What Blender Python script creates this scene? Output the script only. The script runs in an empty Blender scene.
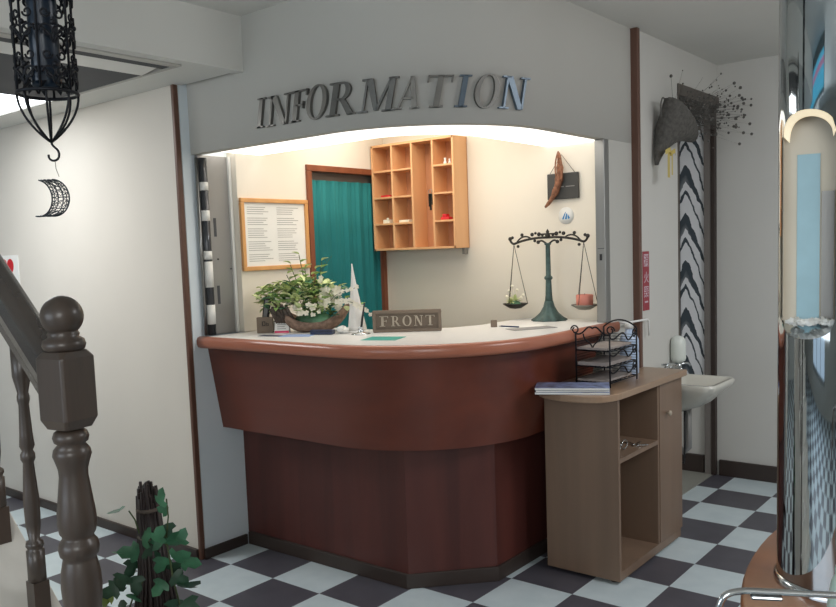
import bpy, bmesh, math, random
from mathutils import Vector, Matrix
random.seed(7)
PI = math.pi
sc = bpy.context.scene
COL = sc.collection

# ------------------------------------------------------------------ helpers
def lin(c):
    return tuple(((v / 255) / 12.92 if v / 255 <= .04045 else ((v / 255 + .055) / 1.055) ** 2.4) for v in c)

class MB:
    def __init__(s): s.v = []; s.f = []; s.sm = []
    def add(s, verts, faces, smooth=False):
        b = len(s.v); s.v += [tuple(v) for v in verts]
        s.f += [tuple(b + i for i in f) for f in faces]; s.sm += [smooth] * len(faces)
        return s
    def box(s, x0, x1, y0, y1, z0, z1):
        v = [(x, y, z) for z in (z0, z1) for y in (y0, y1) for x in (x0, x1)]
        return s.add(v, [(0, 2, 3, 1), (4, 5, 7, 6), (0, 1, 5, 4), (2, 6, 7, 3), (0, 4, 6, 2), (1, 3, 7, 5)])
    def obox(s, c, ax, ay, az, hx, hy, hz):
        c = Vector(c); ax, ay, az = [Vector(a).normalized() for a in (ax, ay, az)]
        v = [c + ax * hx * i + ay * hy * j + az * hz * k for k in (-1, 1) for j in (-1, 1) for i in (-1, 1)]
        return s.add(v, [(0, 2, 3, 1), (4, 5, 7, 6), (0, 1, 5, 4), (2, 6, 7, 3), (0, 4, 6, 2), (1, 3, 7, 5)])
    def prism(s, pts, z0, z1, smooth=False):          # polygon in XY (ccw) extruded along z
        n = len(pts)
        v = [(p[0], p[1], z0) for p in pts] + [(p[0], p[1], z1) for p in pts]
        s.add(v, [tuple(range(n - 1, -1, -1)), tuple(range(n, 2 * n))])
        b = len(s.v)
        s.add(v, [(i, (i + 1) % n, n + (i + 1) % n, n + i) for i in range(n)], smooth)
        return s
    def slab(s, pts, d):                              # planar polygon (3D) extruded by vector d
        n = len(pts); d = Vector(d); P = [Vector(p) for p in pts]
        v = P + [p + d for p in P]
        return s.add(v, [tuple(range(n - 1, -1, -1)), tuple(range(n, 2 * n))] + [(i, (i + 1) % n, n + (i + 1) % n, n + i) for i in range(n)])
    def lathe(s, prof, c=(0, 0, 0), seg=32, axis=(0, 0, 1), rx=1.0, ry=1.0, cap=True):
        c = Vector(c); az = Vector(axis).normalized()
        ax = Vector((1, 0, 0)) if abs(az.x) < .9 else Vector((0, 1, 0))
        ax = (ax - az * ax.dot(az)).normalized(); ay = az.cross(ax)
        v = []; f = []; m = len(prof)
        for r, z in prof:
            for k in range(seg):
                a = 2 * PI * k / seg
                v.append(c + ax * r * rx * math.cos(a) + ay * r * ry * math.sin(a) + az * z)
        for i in range(m - 1):
            for k in range(seg):
                f.append((i * seg + k, i * seg + (k + 1) % seg, (i + 1) * seg + (k + 1) % seg, (i + 1) * seg + k))
        s.add(v, f, True)
        if cap:
            if prof[0][0] > 1e-5: s.add(v[:seg], [tuple(range(seg - 1, -1, -1))])
            if prof[-1][0] > 1e-5: s.add(v[-seg:], [tuple(range(seg))])
        return s
    def tube(s, pts, r, seg=8, closed=False):
        P = [Vector(p) for p in pts]; n = len(P)
        R = r if isinstance(r, (list, tuple)) else [r] * n
        v = []; f = []; up = None
        for i in range(n):
            a = P[i - 1] if (i > 0 or closed) else P[i]; b = P[(i + 1) % n] if (i < n - 1 or closed) else P[i]
            t = (b - a)
            t = t.normalized() if t.length > 1e-9 else Vector((0, 0, 1))
            if up is None:
                up = Vector((0, 0, 1)) if abs(t.z) < .9 else Vector((1, 0, 0))
            x = (up - t * up.dot(t))
            x = x.normalized() if x.length > 1e-6 else t.orthogonal().normalized()
            up = x; y = t.cross(x)
            for k in range(seg):
                q = 2 * PI * k / seg
                v.append(P[i] + (x * math.cos(q) + y * math.sin(q)) * R[i])
        for i in range(n - 1 if not closed else n):
            j = (i + 1) % n
            for k in range(seg):
                f.append((i * seg + k, i * seg + (k + 1) % seg, j * seg + (k + 1) % seg, j * seg + k))
        s.add(v, f, True)
        if not closed: s.add(v[:seg], [tuple(range(seg - 1, -1, -1))]); s.add(v[-seg:], [tuple(range(seg))])
        return s
    def loft(s, rows, smooth=True, closed=False):
        m = len(rows[0]); v = [p for r in rows for p in r]; f = []
        for i in range(len(rows) - 1):
            for k in range(m if closed else m - 1):
                f.append((i * m + k, i * m + (k + 1) % m, (i + 1) * m + (k + 1) % m, (i + 1) * m + k))
        return s.add(v, f, smooth)
    def ball(s, c, r, seg=16, rings=10, sx=1, sy=1, sz=1):
        v = []; f = []; c = Vector(c)
        for i in range(rings + 1):
            a = PI * i / rings
            for k in range(seg):
                q = 2 * PI * k / seg
                v.append(c + Vector((r * sx * math.sin(a) * math.cos(q), r * sy * math.sin(a) * math.sin(q), -r * sz * math.cos(a))))
        for i in range(rings):
            for k in range(seg):
                f.append((i * seg + k, i * seg + (k + 1) % seg, (i + 1) * seg + (k + 1) % seg, (i + 1) * seg + k))
        return s.add(v, f, True)
    def build(s, name, mat, parent=None, bevel=0, fix=True):
        me = bpy.data.meshes.new(name)
        me.from_pydata(s.v, [], s.f); me.polygons.foreach_set('use_smooth', s.sm)
        if fix:
            bm = bmesh.new(); bm.from_mesh(me); bmesh.ops.remove_doubles(bm, verts=bm.verts, dist=1e-6)
            bmesh.ops.recalc_face_normals(bm, faces=bm.faces); bm.to_mesh(me); bm.free()
        me.materials.append(mat); me.update()
        o = bpy.data.objects.new(name, me); COL.objects.link(o)
        if parent is not None:
            o.parent = parent; o.matrix_parent_inverse = Matrix.Translation(-root_loc(parent))
        if bevel:
            md = o.modifiers.new('bevel', 'BEVEL'); md.width = bevel; md.segments = 2; md.limit_method = 'ANGLE'
        return o

def root_loc(o):
    v = Vector(o.location)
    p = o.parent
    while p is not None: v = v * 0 + Vector((0, 0, 0)) if o.type == 'MESH' else v; p = p.parent
    return v if o.type == 'EMPTY' else Vector((0, 0, 0))

def tag(o, label, cat, group=None):
    o['label'] = label; o['category'] = cat
    if group: o['group'] = group
    return o
def thing(name, label, cat, loc=(0, 0, 0), group=None):
    o = bpy.data.objects.new(name, None); COL.objects.link(o); o.empty_display_size = .05
    o.location = loc
    return tag(o, label, cat, group)
def struct(o): o['kind'] = 'structure'; return o

def bez(p0, p1, p2, p3, n=10):
    p0, p1, p2, p3 = map(Vector, (p0, p1, p2, p3)); r = []
    for i in range(n + 1):
        t = i / n; u = 1 - t
        r.append(p0 * u ** 3 + p1 * 3 * u * u * t + p2 * 3 * u * t * t + p3 * t ** 3)
    return r

# ------------------------------------------------------------------ materials
def mat(name, rgb, rough=.5, metal=0.0, var=.06, scale=8.0, bump=0.0, bscale=60.0, stretch=(1, 1, 1), spec=.5, trans=0.0, emit=None, es=0.0, alpha=1.0, coat=0.0):
    m = bpy.data.materials.new(name); m.use_nodes = True
    nt = m.node_tree; b = nt.nodes['Principled BSDF']
    b.inputs['Roughness'].default_value = rough; b.inputs['Metallic'].default_value = metal
    b.inputs['Specular IOR Level'].default_value = spec
    b.inputs['Transmission Weight'].default_value = trans
    b.inputs['Coat Weight'].default_value = coat
    c = lin(rgb)
    tc = nt.nodes.new('ShaderNodeTexCoord'); mp = nt.nodes.new('ShaderNodeMapping')
    mp.inputs['Scale'].default_value = stretch
    nt.links.new(tc.outputs['Object'], mp.inputs['Vector'])
    nz = nt.nodes.new('ShaderNodeTexNoise'); nz.inputs['Scale'].default_value = scale; nz.inputs['Detail'].default_value = 4
    nt.links.new(mp.outputs['Vector'], nz.inputs['Vector'])
    cr = nt.nodes.new('ShaderNodeValToRGB')
    cr.color_ramp.elements[0].position = .3; cr.color_ramp.elements[1].position = .7
    cr.color_ramp.elements[0].color = (*[v * (1 - var) for v in c], 1)
    cr.color_ramp.elements[1].color = (*[min(1, v * (1 + var)) for v in c], 1)
    nt.links.new(nz.outputs['Fac'], cr.inputs['Fac']); nt.links.new(cr.outputs['Color'], b.inputs['Base Color'])
    if bump:
        n2 = nt.nodes.new('ShaderNodeTexNoise'); n2.inputs['Scale'].default_value = bscale; n2.inputs['Detail'].default_value = 3
        nt.links.new(mp.outputs['Vector'], n2.inputs['Vector'])
        bp = nt.nodes.new('ShaderNodeBump'); bp.inputs['Strength'].default_value = bump; bp.inputs['Distance'].default_value = .01
        nt.links.new(n2.outputs['Fac'], bp.inputs['Height']); nt.links.new(bp.outputs['Normal'], b.inputs['Normal'])
    if emit:
        b.inputs['Emission Color'].default_value = (*lin(emit), 1); b.inputs['Emission Strength'].default_value = es
    if alpha < 1: b.inputs['Alpha'].default_value = alpha
    return m

def floor_mat():
    m = bpy.data.materials.new('checker_vinyl'); m.use_nodes = True
    nt = m.node_tree; b = nt.nodes['Principled BSDF']; b.inputs['Roughness'].default_value = .38
    b.inputs['Specular IOR Level'].default_value = .35
    g = nt.nodes.new('ShaderNodeNewGeometry'); mp = nt.nodes.new('ShaderNodeMapping')
    mp.inputs['Location'].default_value = (40, 40, .5); mp.inputs['Scale'].default_value = (1 / .303, 1 / .303, 0)
    nt.links.new(g.outputs['Position'], mp.inputs['Vector'])
    ck = nt.nodes.new('ShaderNodeTexChecker'); ck.inputs['Scale'].default_value = 1
    nt.links.new(mp.outputs['Vector'], ck.inputs['Vector'])
    nz = nt.nodes.new('ShaderNodeTexNoise'); nz.inputs['Scale'].default_value = 9; nz.inputs['Detail'].default_value = 5
    nt.links.new(g.outputs['Position'], nz.inputs['Vector'])
    def two(a, bb):
        r = nt.nodes.new('ShaderNodeValToRGB'); r.color_ramp.elements[0].position = .35; r.color_ramp.elements[1].position = .65
        r.color_ramp.elements[0].color = (*lin(a), 1); r.color_ramp.elements[1].color = (*lin(bb), 1)
        nt.links.new(nz.outputs['Fac'], r.inputs['Fac']); return r
    w = two((196, 210, 215), (205, 218, 222)); k = two((80, 79, 87), (86, 85, 93))
    nt.links.new(w.outputs['Color'], ck.inputs['Color1']); nt.links.new(k.outputs['Color'], ck.inputs['Color2'])
    nt.links.new(ck.outputs['Color'], b.inputs['Base Color'])
    return m

def wood(name, c1, c2, rough=.35, axis='Z', scale=3.0, dist=3.0, bands=6.0, coat=0.0):
    m = bpy.data.materials.new(name); m.use_nodes = True
    nt = m.node_tree; b = nt.nodes['Principled BSDF']; b.inputs['Roughness'].default_value = rough
    b.inputs['Coat Weight'].default_value = coat; b.inputs['Coat Roughness'].default_value = .2
    tc = nt.nodes.new('ShaderNodeTexCoord'); mp = nt.nodes.new('ShaderNodeMapping')
    st = {'Z': (1, 1, .08), 'X': (.08, 1, 1), 'Y': (1, .08, 1)}[axis]
    mp.inputs['Scale'].default_value = st
    nt.links.new(tc.outputs['Object'], mp.inputs['Vector'])
    n1 = nt.nodes.new('ShaderNodeTexNoise'); n1.inputs['Scale'].default_value = bands * scale; n1.inputs['Detail'].default_value = 6; n1.inputs['Distortion'].default_value = dist * .2
    nt.links.new(mp.outputs['Vector'], n1.inputs['Vector'])
    r = nt.nodes.new('ShaderNodeValToRGB'); r.color_ramp.elements[0].position = .32; r.color_ramp.elements[1].position = .68
    r.color_ramp.elements[0].color = (*lin(c1), 1); r.color_ramp.elements[1].color = (*lin(c2), 1)
    nt.links.new(n1.outputs['Fac'], r.inputs['Fac']); nt.links.new(r.outputs['Color'], b.inputs['Base Color'])
    return m

M = dict(
    wall=mat('wall_paint', (216, 211, 202), .85, var=.015, scale=3, bump=.04, bscale=200),
    wall_r=mat('wall_paint_grey', (205, 204, 199), .85, var=.015, scale=3, bump=.04, bscale=200),
    panel=mat('side_panel_paint', (222, 232, 238), .8, var=.012, scale=3),
    ceil=mat('ceiling_paint', (222, 222, 217), .9, var=.02, scale=2),
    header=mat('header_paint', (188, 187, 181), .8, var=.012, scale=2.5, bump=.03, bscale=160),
    booth=mat('booth_paint', (232, 225, 211), .8, var=.012, scale=3),
    base=mat('dark_baseboard', (58, 48, 44), .5, var=.08, scale=6),
    trim=wood('brown_trim', (92, 64, 52), (108, 76, 62), .45),
    apron=wood('reddish_apron', (92, 46, 35), (112, 56, 40), .34, 'X', 1.2, 2, 4, coat=.15),
    cbase=wood('dark_red_base', (74, 38, 34), (92, 48, 42), .45, 'Z', 2, 2, 5),
    edge=wood('counter_edge_wood', (170, 104, 80), (186, 118, 92), .3, 'X', 1.5, 1, 4, coat=.3),
    ctop=mat('counter_laminate', (234, 233, 230), .3, var=.01, scale=4),
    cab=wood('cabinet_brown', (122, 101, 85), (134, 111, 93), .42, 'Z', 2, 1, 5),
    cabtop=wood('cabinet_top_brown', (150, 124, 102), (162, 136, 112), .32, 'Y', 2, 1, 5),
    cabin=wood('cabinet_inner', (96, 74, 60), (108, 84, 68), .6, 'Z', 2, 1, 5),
    pine=wood('honey_pine', (216, 164, 116), (228, 178, 130), .45, 'Z', 2, 1.5, 5),
    pined=wood('pine_back', (190, 134, 96), (202, 146, 106), .6, 'Z', 2, 1.5, 5),
    frame=wood('frame_oak', (206, 150, 92), (220, 166, 106), .4, 'Z', 2, 1, 5),
    doorw=wood('door_frame_wood', (124, 70, 46), (140, 82, 54), .45),
    teal=mat('teal_curtain', (20, 112, 114), .85, var=.08, scale=5),
    tealp=mat('teal_paper', (46, 160, 148), .5, var=.03),
    newel=wood('dark_stair_wood', (60, 52, 45), (80, 66, 57), .4, 'Z', 2.4, 3, 6, coat=.25),
    stair=wood('pale_stair_wood', (212, 208, 200), (228, 224, 216), .2, 'X', 1.6, 2, 5, coat=.3),
    iron=mat('black_iron', (26, 28, 34), .5, .5, var=.1),
    irong=mat('grey_iron', (54, 60, 66), .5, .4, var=.15),
    blueglass=mat('blue_glass_tube', (20, 36, 52), .3, .1, var=.1),
    steel=mat('brushed_steel', (150, 150, 148), .3, .9, var=.06, scale=30, stretch=(1, 1, .05)),
    steeld=mat('dull_steel', (150, 149, 147), .45, .5, var=.04, scale=12, stretch=(1, 1, .1)),
    mirror=mat('mirror_chrome', (182, 188, 190), .035, 1.0, var=.02),
    chrome=mat('chrome', (200, 204, 206), .14, 1.0, var=.02),
    letter=mat('sign_metal', (112, 111, 107), .36, .55, var=.15, scale=9),
    letterb=mat('sign_metal_blue_glint', (98, 112, 124), .36, .4, var=.15, scale=9),  # bluish highlight put into the metal colour of two letters
    bronze=mat('verdigris_bronze', (70, 92, 90), .55, .35, var=.3, scale=40),
    bronzed=mat('dark_bronze', (52, 50, 46), .5, .5, var=.2, scale=40),
    pewter=mat('pewter', (128, 126, 118), .4, .7, var=.1),
    candle=mat('coral_candle', (204, 128, 112), .6, var=.1, scale=20),
    bark=mat('bark_basket', (136, 112, 96), .85, var=.4, scale=45, bump=.6, bscale=120),
    barkd=mat('dark_bark', (84, 74, 66), .85, var=.3, scale=45, bump=.4, bscale=120),
    leaf=mat('leaf_green', (150, 184, 106), .55, var=.35, scale=30),
    leafp=mat('pale_leaf', (214, 224, 164), .55, var=.25, scale=30),
    leafd=mat('dark_leaf', (84, 128, 96), .5, var=.3, scale=20),
    ivy=mat('ivy_green', (56, 110, 78), .45, var=.35, scale=25),
    ivyd=mat('ivy_dark_green', (36, 70, 50), .45, var=.3, scale=25),
    ivyy=mat('ivy_yellow_green', (120, 140, 62), .45, var=.3, scale=25),
    stem=mat('green_stem', (70, 84, 48), .6, var=.2),
    white=mat('white_plastic', (228, 228, 224), .4, var=.02),
    whitef=mat('white_petal', (240, 234, 216), .6, var=.05, scale=30),
    cream=mat('cream_petal', (240, 234, 212), .6, var=.08, scale=30),
    paper=mat('white_paper', (236, 236, 232), .7, var=.02),
    ink=mat('grey_print', (150, 148, 146), .8, var=.1),
    inkd=mat('dark_print', (58, 54, 50), .8, var=.1),
    plaque=mat('taupe_plaque', (120, 104, 88), .5, var=.06, scale=20),
    plaqued=mat('taupe_recess', (106, 92, 78), .6, var=.06, scale=20),
    plaquel=mat('pale_taupe_letters', (176, 164, 146), .45, var=.04),
    pink=mat('pink_print', (216, 70, 110), .6, var=.05),
    navy=mat('navy_cover', (40, 52, 84), .4, var=.1),
    bluep=mat('pale_blue_paper', (150, 172, 214), .6, var=.06),
    blacks=mat('black_plastic', (34, 34, 36), .35, var=.05),
    greyp=mat('grey_plastic', (128, 128, 128), .5, var=.05),
    red=mat('red_sign', (156, 56, 68), .5, var=.04),
    redb=mat('bright_red', (206, 34, 44), .5, var=.05),
    lilac=mat('lilac_white', (206, 190, 200), .6, var=.03),
    ceram=mat('ceramic', (206, 204, 194), .18, var=.01, spec=.6),
    soap=mat('milky_plastic', (220, 226, 220), .35, var=.03),
    bottle=mat('pale_blue_bottle', (176, 196, 222), .3, var=.05, scale=12),
    wickerd=mat('dark_wicker', (86, 84, 80), .8, var=.3, scale=60, bump=.6, bscale=150),
    twig=mat('dry_twig', (92, 90, 86), .85, var=.25, scale=40),
    ribbon=mat('yellow_ribbon', (196, 176, 96), .5, var=.08),
    slate=mat('slate_board', (66, 66, 64), .7, var=.1),
    husk=mat('brown_husk', (136, 92, 68), .8, var=.45, scale=60, bump=.4),
    skyb=mat('sticker_blue', (40, 130, 190), .5, var=.04),
    dstick=mat('dark_sticks', (46, 36, 35), .5, var=.35, scale=50),
    twine=mat('grey_twine', (120, 112, 100), .9, var=.1),
    slotd=mat('slot_dark', (70, 72, 76), .7, var=.05),
    slotl=mat('slot_frame', (186, 184, 178), .5, var=.03),
    table=wood('orange_table', (150, 98, 68), (172, 116, 80), .3, 'X', 1.5, 2, 5, coat=.4),
    nbeige=mat('niche_beige', (214, 204, 186), .6, var=.04),
    nblue=mat('niche_blue', (160, 196, 208), .5, var=.08, scale=12),
    brownlip=mat('dark_lintel', (92, 86, 80), .5, var=.08),
    jambg=mat('grey_jamb', (124, 118, 114), .5, var=.04),
    rackp=mat('grey_paper', (150, 142, 138), .7, var=.12, scale=20),
    conew=mat('cone_white', (222, 220, 216), .7, var=.04, scale=40),
    railw=wood('polished_rail', (58, 52, 48), (74, 65, 58), .14, 'X', 2.0, 2, 6, coat=1.0),
    thresh=mat('threshold_grey', (150, 150, 142), .5, var=.04),
    mint=mat('mint_ceramic', (190, 214, 204), .3, var=.03),
    mag1=mat('magazine_cover', (128, 140, 176), .3, var=.6, scale=26),
    clear=mat('clear_tube', (70, 72, 76), .12, .2, var=.05),
    rodw=mat('white_enamel', (240, 240, 238), .35, var=.01),
    sill=mat('light_panel', (255, 255, 255), .5, emit=(255, 248, 238), es=1.7, var=0.0),
    slotlight=mat('daylight_panel', (255, 255, 255), .5, emit=(244, 250, 255), es=3.2, var=0.0),
    archglow=mat('arch_glow', (255, 240, 210), .5, emit=(255, 232, 190), es=.42, var=0.0),  # added glow for the pillar's arch frame, no lamp behind it
    transom=mat('blue_mirror_glow', (90, 170, 196), .4, emit=(90, 180, 214), es=.9, var=.0),  # glow of the strips added for a reflection in the pillar
    glowp=mat('pink_mirror_glow', (190, 130, 160), .4, emit=(196, 140, 170), es=.7, var=.0),
)
M['floor'] = floor_mat()

# ------------------------------------------------------------------ plan curves
def plan(y0, xr, r, x0, y1, n=28):
    """front line y=y0 from x0, quarter turn of radius r, then x=xr up to y1"""
    cx, cy = xr - r, y0 + r
    P = [(x0, y0), ((x0 + cx) / 2, y0)]
    P += [(cx + r * math.sin(PI / 2 * i / n), cy - r * math.cos(PI / 2 * i / n)) for i in range(n + 1)]
    P += [(xr, (cy + y1) / 2), (xr, y1)]
    return P

HDR = plan(.03, 1.395, .68, -.167, 1.52)
HDRI = plan(.08, 1.345, .63, -.167, 1.52)

# ------------------------------------------------------------------ setting
struct(MB().box(-5, 6, -6.5, 4, -.06, 0).build('floor', M['floor']))
struct(MB().box(1.14, 1.385, 1.97, 2.73, -.02, .004).build('threshold_floor', M['thresh']))
bpy.context.view_layer.update()
# left wall (its end face at x=-.167 is the pale side panel of the booth opening)
struct(MB().box(-5, -.172, -.04, .36, 0, 2.6).build('wall_left', M['wall']))
struct(MB().box(-.172, -.167, -.018, .36, 0, 2.6).build('wall_left_end', M['panel']))
struct(MB().box(-.187, -.1665, -.048, -.022, 0, 2.29).build('trim_1', M['trim'], bevel=.003))
struct(MB().box(-5, -.187, -.058, -.04, 0, .05).build('baseboard_left', M['base'], bevel=.003))
struct(MB().box(-.167, -.152, -.03, .235, 0, .052).build('baseboard_side', M['base'], bevel=.003))
# header wall with the curved front
hb = MB()
n = len(HDR)
rows = [[(x, y, 1.971) for x, y in HDR], [(x, y, 2.6) for x, y in HDR]]
hb.loft(rows)
hb.loft([[(x, y, 2.6) for x, y in HDRI], [(x, y, 1.971) for x, y in HDRI]])
hb.loft([[(x, y, 1.971) for x, y in HDRI], [(x, y, 1.971) for x, y in HDR]], False)
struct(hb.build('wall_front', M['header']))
# right pilaster below the header and its corner trim
struct(MB().box(1.345, 1.395, 1.262, 1.52, 0, 1.971).box(1.19, 1.345, 1.345, 1.36, 0, 1.05).build('wall_pilaster', M['header']))
struct(MB().box(1.375, 1.432, 1.52, 1.55, 0, 2.53).build('trim_2', M['trim'], bevel=.003))
# sign wall x=1.41 with the recessed doorway
wr = MB().box(1.30, 1.41, 1.55, 2.085, 0, 2.6).box(1.30, 1.41, 2.085, 2.74, 2.335, 2.6)
struct(wr.build('wall_right', M['wall_r']))
struct(MB().box(1.12, 1.17, 1.9, 2.74, 0, 2.6).box(1.17, 1.30, 1.95, 2.0, 0, 2.6).build('wall_recess', M['wall_r']))
struct(MB().box(1.17, 5.2, 2.73, 2.9, 0, 2.6).build('wall_far', M['wall_r']))
struct(MB().box(1.42, 5.1, 2.712, 2.73, 0, .1).build('baseboard_far', M['base'], bevel=.003))
d2 = struct(bpy.data.objects.new('door_2', None)); COL.objects.link(d2)
MB().box(1.336, 1.378, 2.695, 2.728, 0.004, 2.335).build('door_jamb', M['jambg'], d2, bevel=.002)
MB().box(1.379, 1.405, 2.69, 2.728, 0.004, 2.335).build('door_stop', M['base'], d2, bevel=.002)
MB().box(1.33, 1.415, 2.085, 2.10, 0.006, 2.335).build('door_jamb', M['brownlip'], d2, bevel=.003)
MB().box(1.31, 1.42, 2.085, 2.73, 2.275, 2.338).build('door_lintel', M['brownlip'], d2, bevel=.003)
MB().box(1.172, 1.325, 2.705, 2.73, 0.004, .115).build('door_rail', M['base'], d2)
# ceilings
struct(MB().box(.25, 5.2, -6.5, 2.75, 2.53, 2.6).build('ceiling', M['ceil']))
lc = MB()
X0, X1, Y0, Y1 = -1.6, .188, -1.75, -.25       # slot in the low ceiling
for a in ((-5, X0, -6.5, 0), (X1, .25, -6.5, .03), (X0, X1, -6.5, Y0), (X0, X1, Y1, 0)):
    lc.box(a[0], a[1], a[2], a[3], 2.29, 2.53)
struct(lc.build('ceiling_low', M['ceil']))
# light well in the low ceiling
lw = thing('ceiling_unit', 'recessed ceiling unit with dark grille, white louver and bright panel at upper left', 'ceiling unit', (-.7, -1, 2.29))
m = MB()
m.box(X0, X1, Y1 - .012, Y1, 2.283, 2.30).box(X0, X1, Y0, Y0 + .03, 2.283, 2.30).box(X1 - .04, X1, Y0 + .031, Y1 - .013, 2.283, 2.30).box(X0, X0 + .03, Y0 + .031, Y1 - .013, 2.283, 2.30)
m.build('frame', M['slotl'], lw)
MB().box(.068, X1 - .041, Y0 + .031, Y1 - .013, 2.2895, 2.31).build('air_slot', M['slotd'], lw)
MB().obox((.003, (Y0 + Y1) / 2, 2.292), (1, 0, .12), (0, 1, 0), (-.12, 0, 1), .064, (Y1 - Y0) / 2 - .03, .005).build('louver', M['white'], lw)
MB().box(-.86, -.062, Y0 + .031, Y1 - .013, 2.288, 2.30).build('grille', M['slotd'], lw)
MB().box(X0 + .031, -.861, Y0 + .031, Y1 - .013, 2.290, 2.30).build('light_panel', M['slotlight'], lw)
MB().box(X0, X1, Y0, Y1, 2.33, 2.35).build('housing', M['slotd'], lw)

# booth interior
bw = MB().box(-.167, -.1, .31, .735, 0, 2.3).box(-.1665, -.1, .243, .3099, 1.102, 2.3).box(-.167, -.1, 1.315, 1.41, 0, 2.3).box(-.167, -.1, .735, 1.315, 1.945, 2.3)
struct(bw.build('wall_booth_left', M['booth']))
struct(MB().box(-.1, 1.343, 1.36, 1.41, 0, 2.3).build('wall_booth_back', M['booth']))
cbp = plan(.09, 1.34, .62, -.1, 1.41)
struct(MB().prism(cbp + [(-.1, 1.41)], 2.3, 2.34).build('ceiling_booth', M['booth']))
d1 = struct(bpy.data.objects.new('door_1', None)); COL.objects.link(d1)
for yy0, yy1, zz0_, zz1_ in ((.712, .745, 0, 1.924), (1.305, 1.335, 0, 1.924), (.712, 1.335, 1.925, 1.958)):
    MB().box(-.165, -.085, yy0, yy1, zz0_, zz1_).build('door_frame', M['doorw'], d1, bevel=.002)
MB().box(-.15, -.125, .745, 1.305, 1.86, 1.925).build('door_head', M['brownlip'], d1)
# curtain with folds
cm = MB(); rows = []
for z in (1.88, 1.6, 1.3, 1.0, .7, .35, .1):
    rows.append([(-.115 + .012 * math.sin(i * .62 + z * .6) * (1.2 - .3 * z) + .006 * math.sin(i * 1.7), .752 + .548 * i / 60, z) for i in range(61)])
cm.loft(rows); ob = cm.build('curtain', M['teal'], fix=False)
md = ob.modifiers.new('t', 'SOLIDIFY'); md.thickness = .003
tag(ob, 'long teal fabric curtain hanging in the booth doorway', 'curtain')
# luminous soffit strip following the curve
so = plan(.08, 1.345, .63, -.1, 1.355); si = plan(.405, 1.0, .36, -.1, 1.355)
st = MB().loft([[(x, y, 1.985) for x, y in so], [(x, y, 1.985) for x, y in si]], False)
st.loft([[(x, y, 2.02) for x, y in si], [(x, y, 2.02) for x, y in so]], False)
st.loft([[(x, y, 1.985) for x, y in si], [(x, y, 2.02) for x, y in si]])
tag(st.build('light_strip', M['sill']), 'curved luminous ceiling strip over the information counter', 'ceiling light')

# ------------------------------------------------------------------ reception counter
cnt = thing('reception_counter', 'curved reddish wood reception counter with white top', 'counter', (.6, .6, 0))
cf = plan(0.0, 1.405, .70, -.165, 1.34)
inner = [(.86, 1.34), (.86, .95), (.80, .78), (.66, .64), (.45, .57), (-.09, .57)]
def inset(c, d):
    return plan(0.0 + d, 1.405 - d, .70 - d, -.165, 1.34)
ct = MB(); top = inset(cf, .022)
top[0] = (-.095, top[0][1] + .0); top[1] = (.2, top[1][1])
ct.prism(top + inner, 1.085, 1.101)
ct.build('countertop', M['ctop'], cnt)
# bullnose edging
prof = [(.04, 1.098), (.018, 1.1), (.006, 1.095), (0, 1.083), (0, 1.062), (.006, 1.048), (.02, 1.043), (.05, 1.043)]
eb = MB(); rows = [[(x, y, z) for x, y in inset(cf, d)] for d, z in prof]
eb.loft(rows)
for k in (0, -1):
    eb.add([r[k] for r in rows], [tuple(range(len(rows)))])
eb.build('edge_band', M['edge'], cnt)
# slanting apron
ap = MB(); a0 = plan(.062, 1.338, .65, -.165, 1.25); a1 = plan(.128, 1.258, .63, -.165, 1.25)
a0i = plan(.085, 1.315, .63, -.165, 1.25); a1i = plan(.151, 1.235, .61, -.165, 1.25)
ap.loft([[(x, y, 1.043) for x, y in a0], [(x, y, .633) for x, y in a1], [(x, y, .633) for x, y in a1i], [(x, y, 1.043) for x, y in a0i]], False)
for q in ap.f: pass
ap.sm = [True] * len(ap.sm)
o = ap.build('apron', M['apron'], cnt)
md = o.modifiers.new('e', 'EDGE_SPLIT'); md.split_angle = .6
# faceted base
bp_ = [(-.165, .252), (.90, .262), (1.172, .555), (1.172, 1.25), (1.05, 1.25), (1.05, .62), (.84, .36), (-.165, .30)]
MB().prism(bp_, .06, .75).build('base_panel', M['cbase'], cnt)
tp = [(-.150, .236), (.897, .25), (1.184, .548), (1.184, 1.25), (1.06, 1.25), (1.06, .6), (.85, .34), (-.150, .34)]
MB().prism(tp, 0, .066).build('kickboard', M['base'], cnt, bevel=.003)
MB().box(.0, 1.0, .45, .50, .0, 1.085).build('support_panel', M['cbase'], cnt)

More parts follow.
